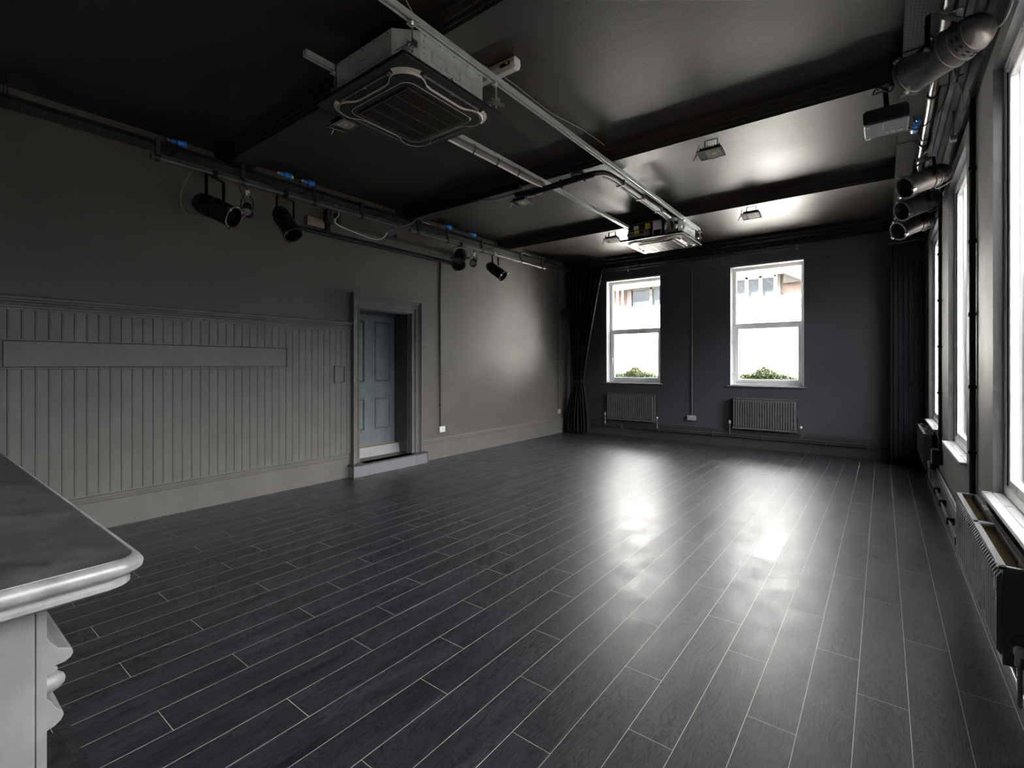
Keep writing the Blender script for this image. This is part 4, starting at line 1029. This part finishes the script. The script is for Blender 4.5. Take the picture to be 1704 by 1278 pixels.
for k, (a, b) in enumerate(((-2.80, -2.52), (-1.28, -1.0))):
    j = MB().box((a, .0, .028), (b, .140, 1.15)).build('jamb', 'plaster_grey', t, bevel=.004)
    # front strip profile and stepped mouldings on pilaster front
    xs, xe = a+.0, b+.0
    pr = [(.14, .028), (.152, .028), (.152, .20), (.158, .22), (.152, .24), (.152, .948), (.160, .950), (.168, .956), (.171, .963), (.169, .971), (.163, .976), (.157, .990), (.152, .996),
          (.152, 1.030), (.160, 1.031), (.164, 1.034), (.164, 1.039), (.160, 1.042), (.172, 1.043), (.179, 1.047), (.182, 1.053), (.181, 1.059), (.176, 1.063), (.164, 1.068), (.156, 1.080), (.152, 1.09), (.152, 1.15), (.14, 1.15)]
    MB().prism([(y, z) for y, z in pr], xs, xe, 'X').build('pilaster_moulding', 'plaster_grey', t, bevel=.001)
    for zz in (1.012,):
        MB().lathe([(0, .016), (.007, .014), (.013, .007), (.015, 0), (.015, -.012)], 20, 'Y', ((xe-.018), .160, zz)).build('roundel', 'plaster_grey', t, smooth=True)
MB().box((-2.52, 0, .92), (-1.28, .12, 1.15)).build('frieze', 'plaster_grey', t)
MB().prism([(.12, 1.034), (.176, 1.046), (.178, 1.058), (.172, 1.066), (.12, 1.085)], -2.52, -1.28, 'X').build('frieze_moulding', 'plaster_grey', t)
MB().box((-2.52, .0, .028), (-1.28, .02, .92)).build('fireback', 'black', t)
MB().box((-2.52, .02, .028), (-2.36, .09, .92)).box((-1.44, .02, .028), (-1.28, .09, .92)).box((-2.36, .02, .78), (-1.44, .09, .92)).build('insert', 'black', t, bevel=.005)
o = MB()
nx, ny = 40, 14; v = []
for j in range(ny+1):
    for i in range(nx+1):
        x = -2.645+1.72*i/nx; y = .005+.465*j/ny
        e = .006 if j == ny or i in (0, nx) else 0
        v.append((x+random.uniform(-.003, .003), y+(random.uniform(-.008, .004) if j == ny else 0), .028-e+random.uniform(-.002, .002)))
f = [(j*(nx+1)+i, j*(nx+1)+i+1, (j+1)*(nx+1)+i+1, (j+1)*(nx+1)+i) for j in range(ny) for i in range(nx)]
n0 = len(v)
edge = [j*(nx+1) for j in range(ny, -1, -1)][::-1]
per = [(j*(nx+1)) for j in range(ny)] + [ny*(nx+1)+i for i in range(nx)] + [(j*(nx+1)+nx) for j in range(ny, 0, -1)] + [i for i in range(nx, 0, -1)]
for p in per: v.append((v[p][0], v[p][1], 0.0))
for k in range(len(per)):
    k2 = (k+1) % len(per); f.append((per[k], per[k2], n0+k2, n0+k))
h_ = o.add(v, f).build('hearth_slab', 'hearth', None, off=(-1.8, .2, 0))
tag(h_, 'rough black slate hearth slab on the floor before the fireplace', 'hearth')

# ------------------------------------------------------------------ outside: street, facade, flower boxes
struct('ground', MB().box((-30, 10.3, -4.2), (1.5, 30, -4.0)), 'paving', 'pale paved street below the back windows')
t = thing('building', 'white rendered building with a brick bay seen through the back windows', 'building', (-4, 16, -4.0))
YF = 16.0
MB().box((-16, YF, -4.0), (1.5, YF+.5, 3.42)).build('wall', 'render_white', t)
MB().prism([(YF, 3.36), (YF-.12, 3.38), (YF-.16, 3.42), (YF-.16, 3.52), (YF, 3.52)], -16, 1.5, 'X').build('cornice', 'render_white', t)
MB().box((-16, YF+.10, 3.42), (1.5, YF+.6, 4.9)).build('upper_wall', 'brick', t)
# upper windows with white bars
def fwin(x0, x1, z0, z1, bars, top_band=True, frame='render_white'):
    w = MB().box((x0, YF+.04, z0), (x1, YF+.10, z1)).build('window', 'facade_glass', t)
    m = MB()
    for b in bars: m.box((b-.045, YF-.02, z0), (b+.045, YF+.06, z1))
    m.box((x0, YF-.02, z1-.06), (x1, YF+.06, z1+.12)).box((x0, YF-.02, z0-.02), (x1, YF+.06, z0+.02))
    m.build('glazing_bars', frame, w)
    return w
fwin(-6.95, -5.2, 3.52, 4.16, [-6.28], frame='slate')
fwin(-4.3, -2.48, 3.52, 4.16, [-3.95, -3.28, -2.90, -2.50])
MB().box((-2.48, YF+.0, 3.52), (-2.38, YF+.1, 4.2)).box((-7.15, YF, 3.52), (-7.0, YF+.1, 4.2)).build('bay_edge', 'slate', t)
MB().box((-16, YF-.25, 4.18), (-2.30, YF+.3, 4.75)).build('eaves', 'render_white', t)
MB().add([(-2.30, YF-.25, 4.18), (-2.30, YF-.25, 4.75), (-1.2, YF-.1, 3.60), (-1.2, YF-.1, 3.75), (-2.30, YF+.1, 4.18), (-2.30, YF+.1, 4.75), (-1.2, YF+.1, 3.60), (-1.2, YF+.1, 3.75)],
         [(0, 1, 3, 2), (4, 6, 7, 5), (0, 4, 5, 1), (2, 3, 7, 6), (0, 2, 6, 4), (1, 5, 7, 3)]).build('verge_board', 'render_white', t)
MB().box((-2.30, YF-.02, 3.9), (1.5, YF+.05, 4.9)).build('soffit', 'slate', t)
for x in (-7.5, -7.3): MB().cyl((x, YF-.05, 3.5), (x, YF-.05, 4.2), .035).build('downpipe', 'render_white', t)
for x in (-2.62, -2.36, -1.85):
    MB().lathe([(0, 0), (.07, .02), (.09, .10), (.04, .14), (0, .15)], 12, 'Z', (x, YF-.12, 3.12)).box((x-.02, YF-.12, 3.2), (x+.02, YF, 3.24)).build('outdoor_lamp', 'cable_grey', t, smooth=True)

def planter(label, x0, x1, seed, xm):
    rnd = random.Random(seed)
    t = thing('flower_box', label, 'flower box', ((x0+x1)/2, 10.05, 1.02), 'flower boxes outside the back windows')
    MB().prism([(9.94, 1.02), (10.14, 1.02), (10.18, 1.20), (9.92, 1.20)], x0, x1, 'X').build('trough', 'soil', t, bevel=.006)
    MB().box((x0, 9.90, .98), (x1, 10.2, 1.02)).build('ledge', 'render_white', t)
    m = MB(); fl = MB()
    for i in range(4200):
        u = rnd.random(); x = x0+.05+(x1-x0-.1)*u
        hmax = .08+.17*math.exp(-((x-xm)/.26)**2)+.03*math.sin(x*17)
        z = 1.19+rnd.random()**1.3*max(.03, hmax); y = 10.04+rnd.uniform(-.11, .11)
        s = rnd.uniform(.016, .034); a = V([rnd.uniform(-1, 1) for _ in range(3)]).normalized(); b = a.orthogonal().normalized()
        c = V((x, y, z)); m.add([c-a*s, c+b*s*.5, c+a*s, c-b*s*.5], [(0, 1, 2, 3)])
    for i in range(45):
        x = x0+.05+(x1-x0-.1)*rnd.random(); hmax = .14+.16*math.exp(-((x-xm)/.35)**2); z = 1.22+hmax*rnd.uniform(.5, 1.0); y = 10.03+rnd.uniform(-.1, .1); c = V((x, y, z))
        for k in range(5):
            a = 2*PI*k/5; d1 = V((math.cos(a), rnd.uniform(-.4, .4), math.sin(a)))*.016; d2 = V((-math.sin(a), 0, math.cos(a)))*.007
            fl.add([c, c+d1*.6+d2, c+d1, c+d1*.6-d2], [(0, 1, 2, 3)])
    for i in range(60):
        x = x0+.1+(x1-x0-.2)*rnd.random(); m.tube([(x, 10.04, 1.19), (x+rnd.uniform(-.03, .03), 10.04, 1.19+rnd.uniform(.06, .2))], .002, 4)
    m.build('foliage', 'leaf', t)
    fl.build('flowers', 'petal', t)
planter('box of green plants outside the back window beside the curtain', -4.85, -3.60, 3, -4.30)
planter('box of pink flowering plants outside the back window nearer the right corner', -2.30, -1.12, 5, -1.75)

SL = dict(floor='dark wood effect laminate plank floor with pale joints', ceiling='black textured painted ceiling', wall_back='backlit end wall, shade in its grey, with two white windows',
    wall_right='grey window wall on the right', wall_left='warm grey long wall on the left with the door', wall_near='grey wall behind the camera', wall_chimney='grey chimney breast behind the fireplace',
    baseboard_left='tall moulded warm grey skirting on the left wall', baseboard_back='tall charcoal skirting on the end wall', baseboard_right='grey moulded skirting under the right windows',
    trim_1='black ceiling beam above the near air conditioner', trim_2='black ceiling beam across the middle of the room', trim_3='black ceiling beam at the far air conditioner',
    trim_4='black cornice beam along the end wall', trim_5='shallow frieze band in the same shaded grey above the end windows', trim_6='stepped black cornice above the right windows',
    trim_7='warm grey tongue and groove boarding on the left wall', trim_8='moulded grey dado rail above the boarding')
for k_, v_ in SL.items(): bpy.data.objects[k_]['label'] = v_

# ------------------------------------------------------------------ world: overcast sky, dim teal buildings below the skyline
w = bpy.data.worlds.new('World'); bpy.context.scene.world = w; w.use_nodes = True
nt = w.node_tree; nt.nodes.clear()
out = nt.nodes.new('ShaderNodeOutputWorld'); bg = nt.nodes.new('ShaderNodeBackground')
tc = nt.nodes.new('ShaderNodeTexCoord'); sp = nt.nodes.new('ShaderNodeSeparateXYZ'); cr = nt.nodes.new('ShaderNodeValToRGB')
nt.links.new(tc.outputs['Generated'], sp.inputs[0])
mr = nt.nodes.new('ShaderNodeMapRange'); mr.inputs[1].default_value = -.5; mr.inputs[2].default_value = 1.0
nt.links.new(sp.outputs[2], mr.inputs[0]); nt.links.new(mr.outputs[0], cr.inputs[0])
e = cr.color_ramp.elements
def z2(z): return (z+.5)/1.5
e[0].position = 0; e[0].color = (.11, .095, .085, 1)
e[1].position = 1; e[1].color = (.98, .98, 1, 1)
for z, c in ((-.30, (.10, .085, .075, 1)), (-.22, (.012, .016, .017, 1)), (.02, (.022, .028, .03, 1)), (.12, (.09, .10, .105, 1)), (.28, (.75, .74, .72, 1)), (.5, (1, 1, 1, 1))):
    q = cr.color_ramp.elements.new(z2(z)); q.color = c
nt.links.new(cr.outputs[0], bg.inputs[0]); bg.inputs[1].default_value = 16.0
nt.links.new(bg.outputs[0], out.inputs[0])
sun = bpy.data.lights.new('sun', 'SUN'); sun.energy = 80; sun.angle = math.radians(2); sun.color = (1, .96, .9)
so = bpy.data.objects.new('sun', sun); C.objects.link(so)
so.rotation_euler = V((.5, .45, -.75)).to_track_quat('-Z', 'Y').to_euler(); so.location = (-20, -20, 20)
def portal(loc, rot, sx, sy):
    l = bpy.data.lights.new('window_portal', 'AREA'); l.shape = 'RECTANGLE'; l.size = sx; l.size_y = sy
    l.cycles.is_portal = True
    o = bpy.data.objects.new('window_portal', l); C.objects.link(o); o.location = loc; o.rotation_euler = rot
for a, b in BACK_WIN: portal(((a+b)/2, YB+.31, (BZ0+BZ1)/2), (-PI/2, 0, 0), b-a, BZ1-BZ0)
for a, b in RIGHT_WIN: portal((XR+.13, (a+b)/2, (RZ0+RZ1)/2), (0, PI/2, 0), RZ1-RZ0, b-a)

# ------------------------------------------------------------------ camera, colour
cam = bpy.data.cameras.new('Camera'); co = bpy.data.objects.new('Camera', cam); C.objects.link(co)
cam.lens = 17.0; cam.sensor_width = 36; cam.sensor_fit = 'HORIZONTAL'; cam.clip_start = .02
co.location = (0, 0, 1.5); co.rotation_euler = (PI/2, 0, math.radians(37.48)); cam.shift_y = -31.5/1704
sc = bpy.context.scene; sc.camera = co
vs = sc.view_settings; sc.display_settings.display_device = 'sRGB'
vs.view_transform = 'Standard'; vs.look = 'None'; vs.gamma = 1; vs.exposure = 1.12; vs.use_curve_mapping = False
sc.cycles.max_bounces = 8; sc.cycles.diffuse_bounces = 4; sc.cycles.glossy_bounces = 4; sc.cycles.transparent_max_bounces = 16
sc.cycles.use_denoising = True
sc.cycles.sample_clamp_indirect = 8
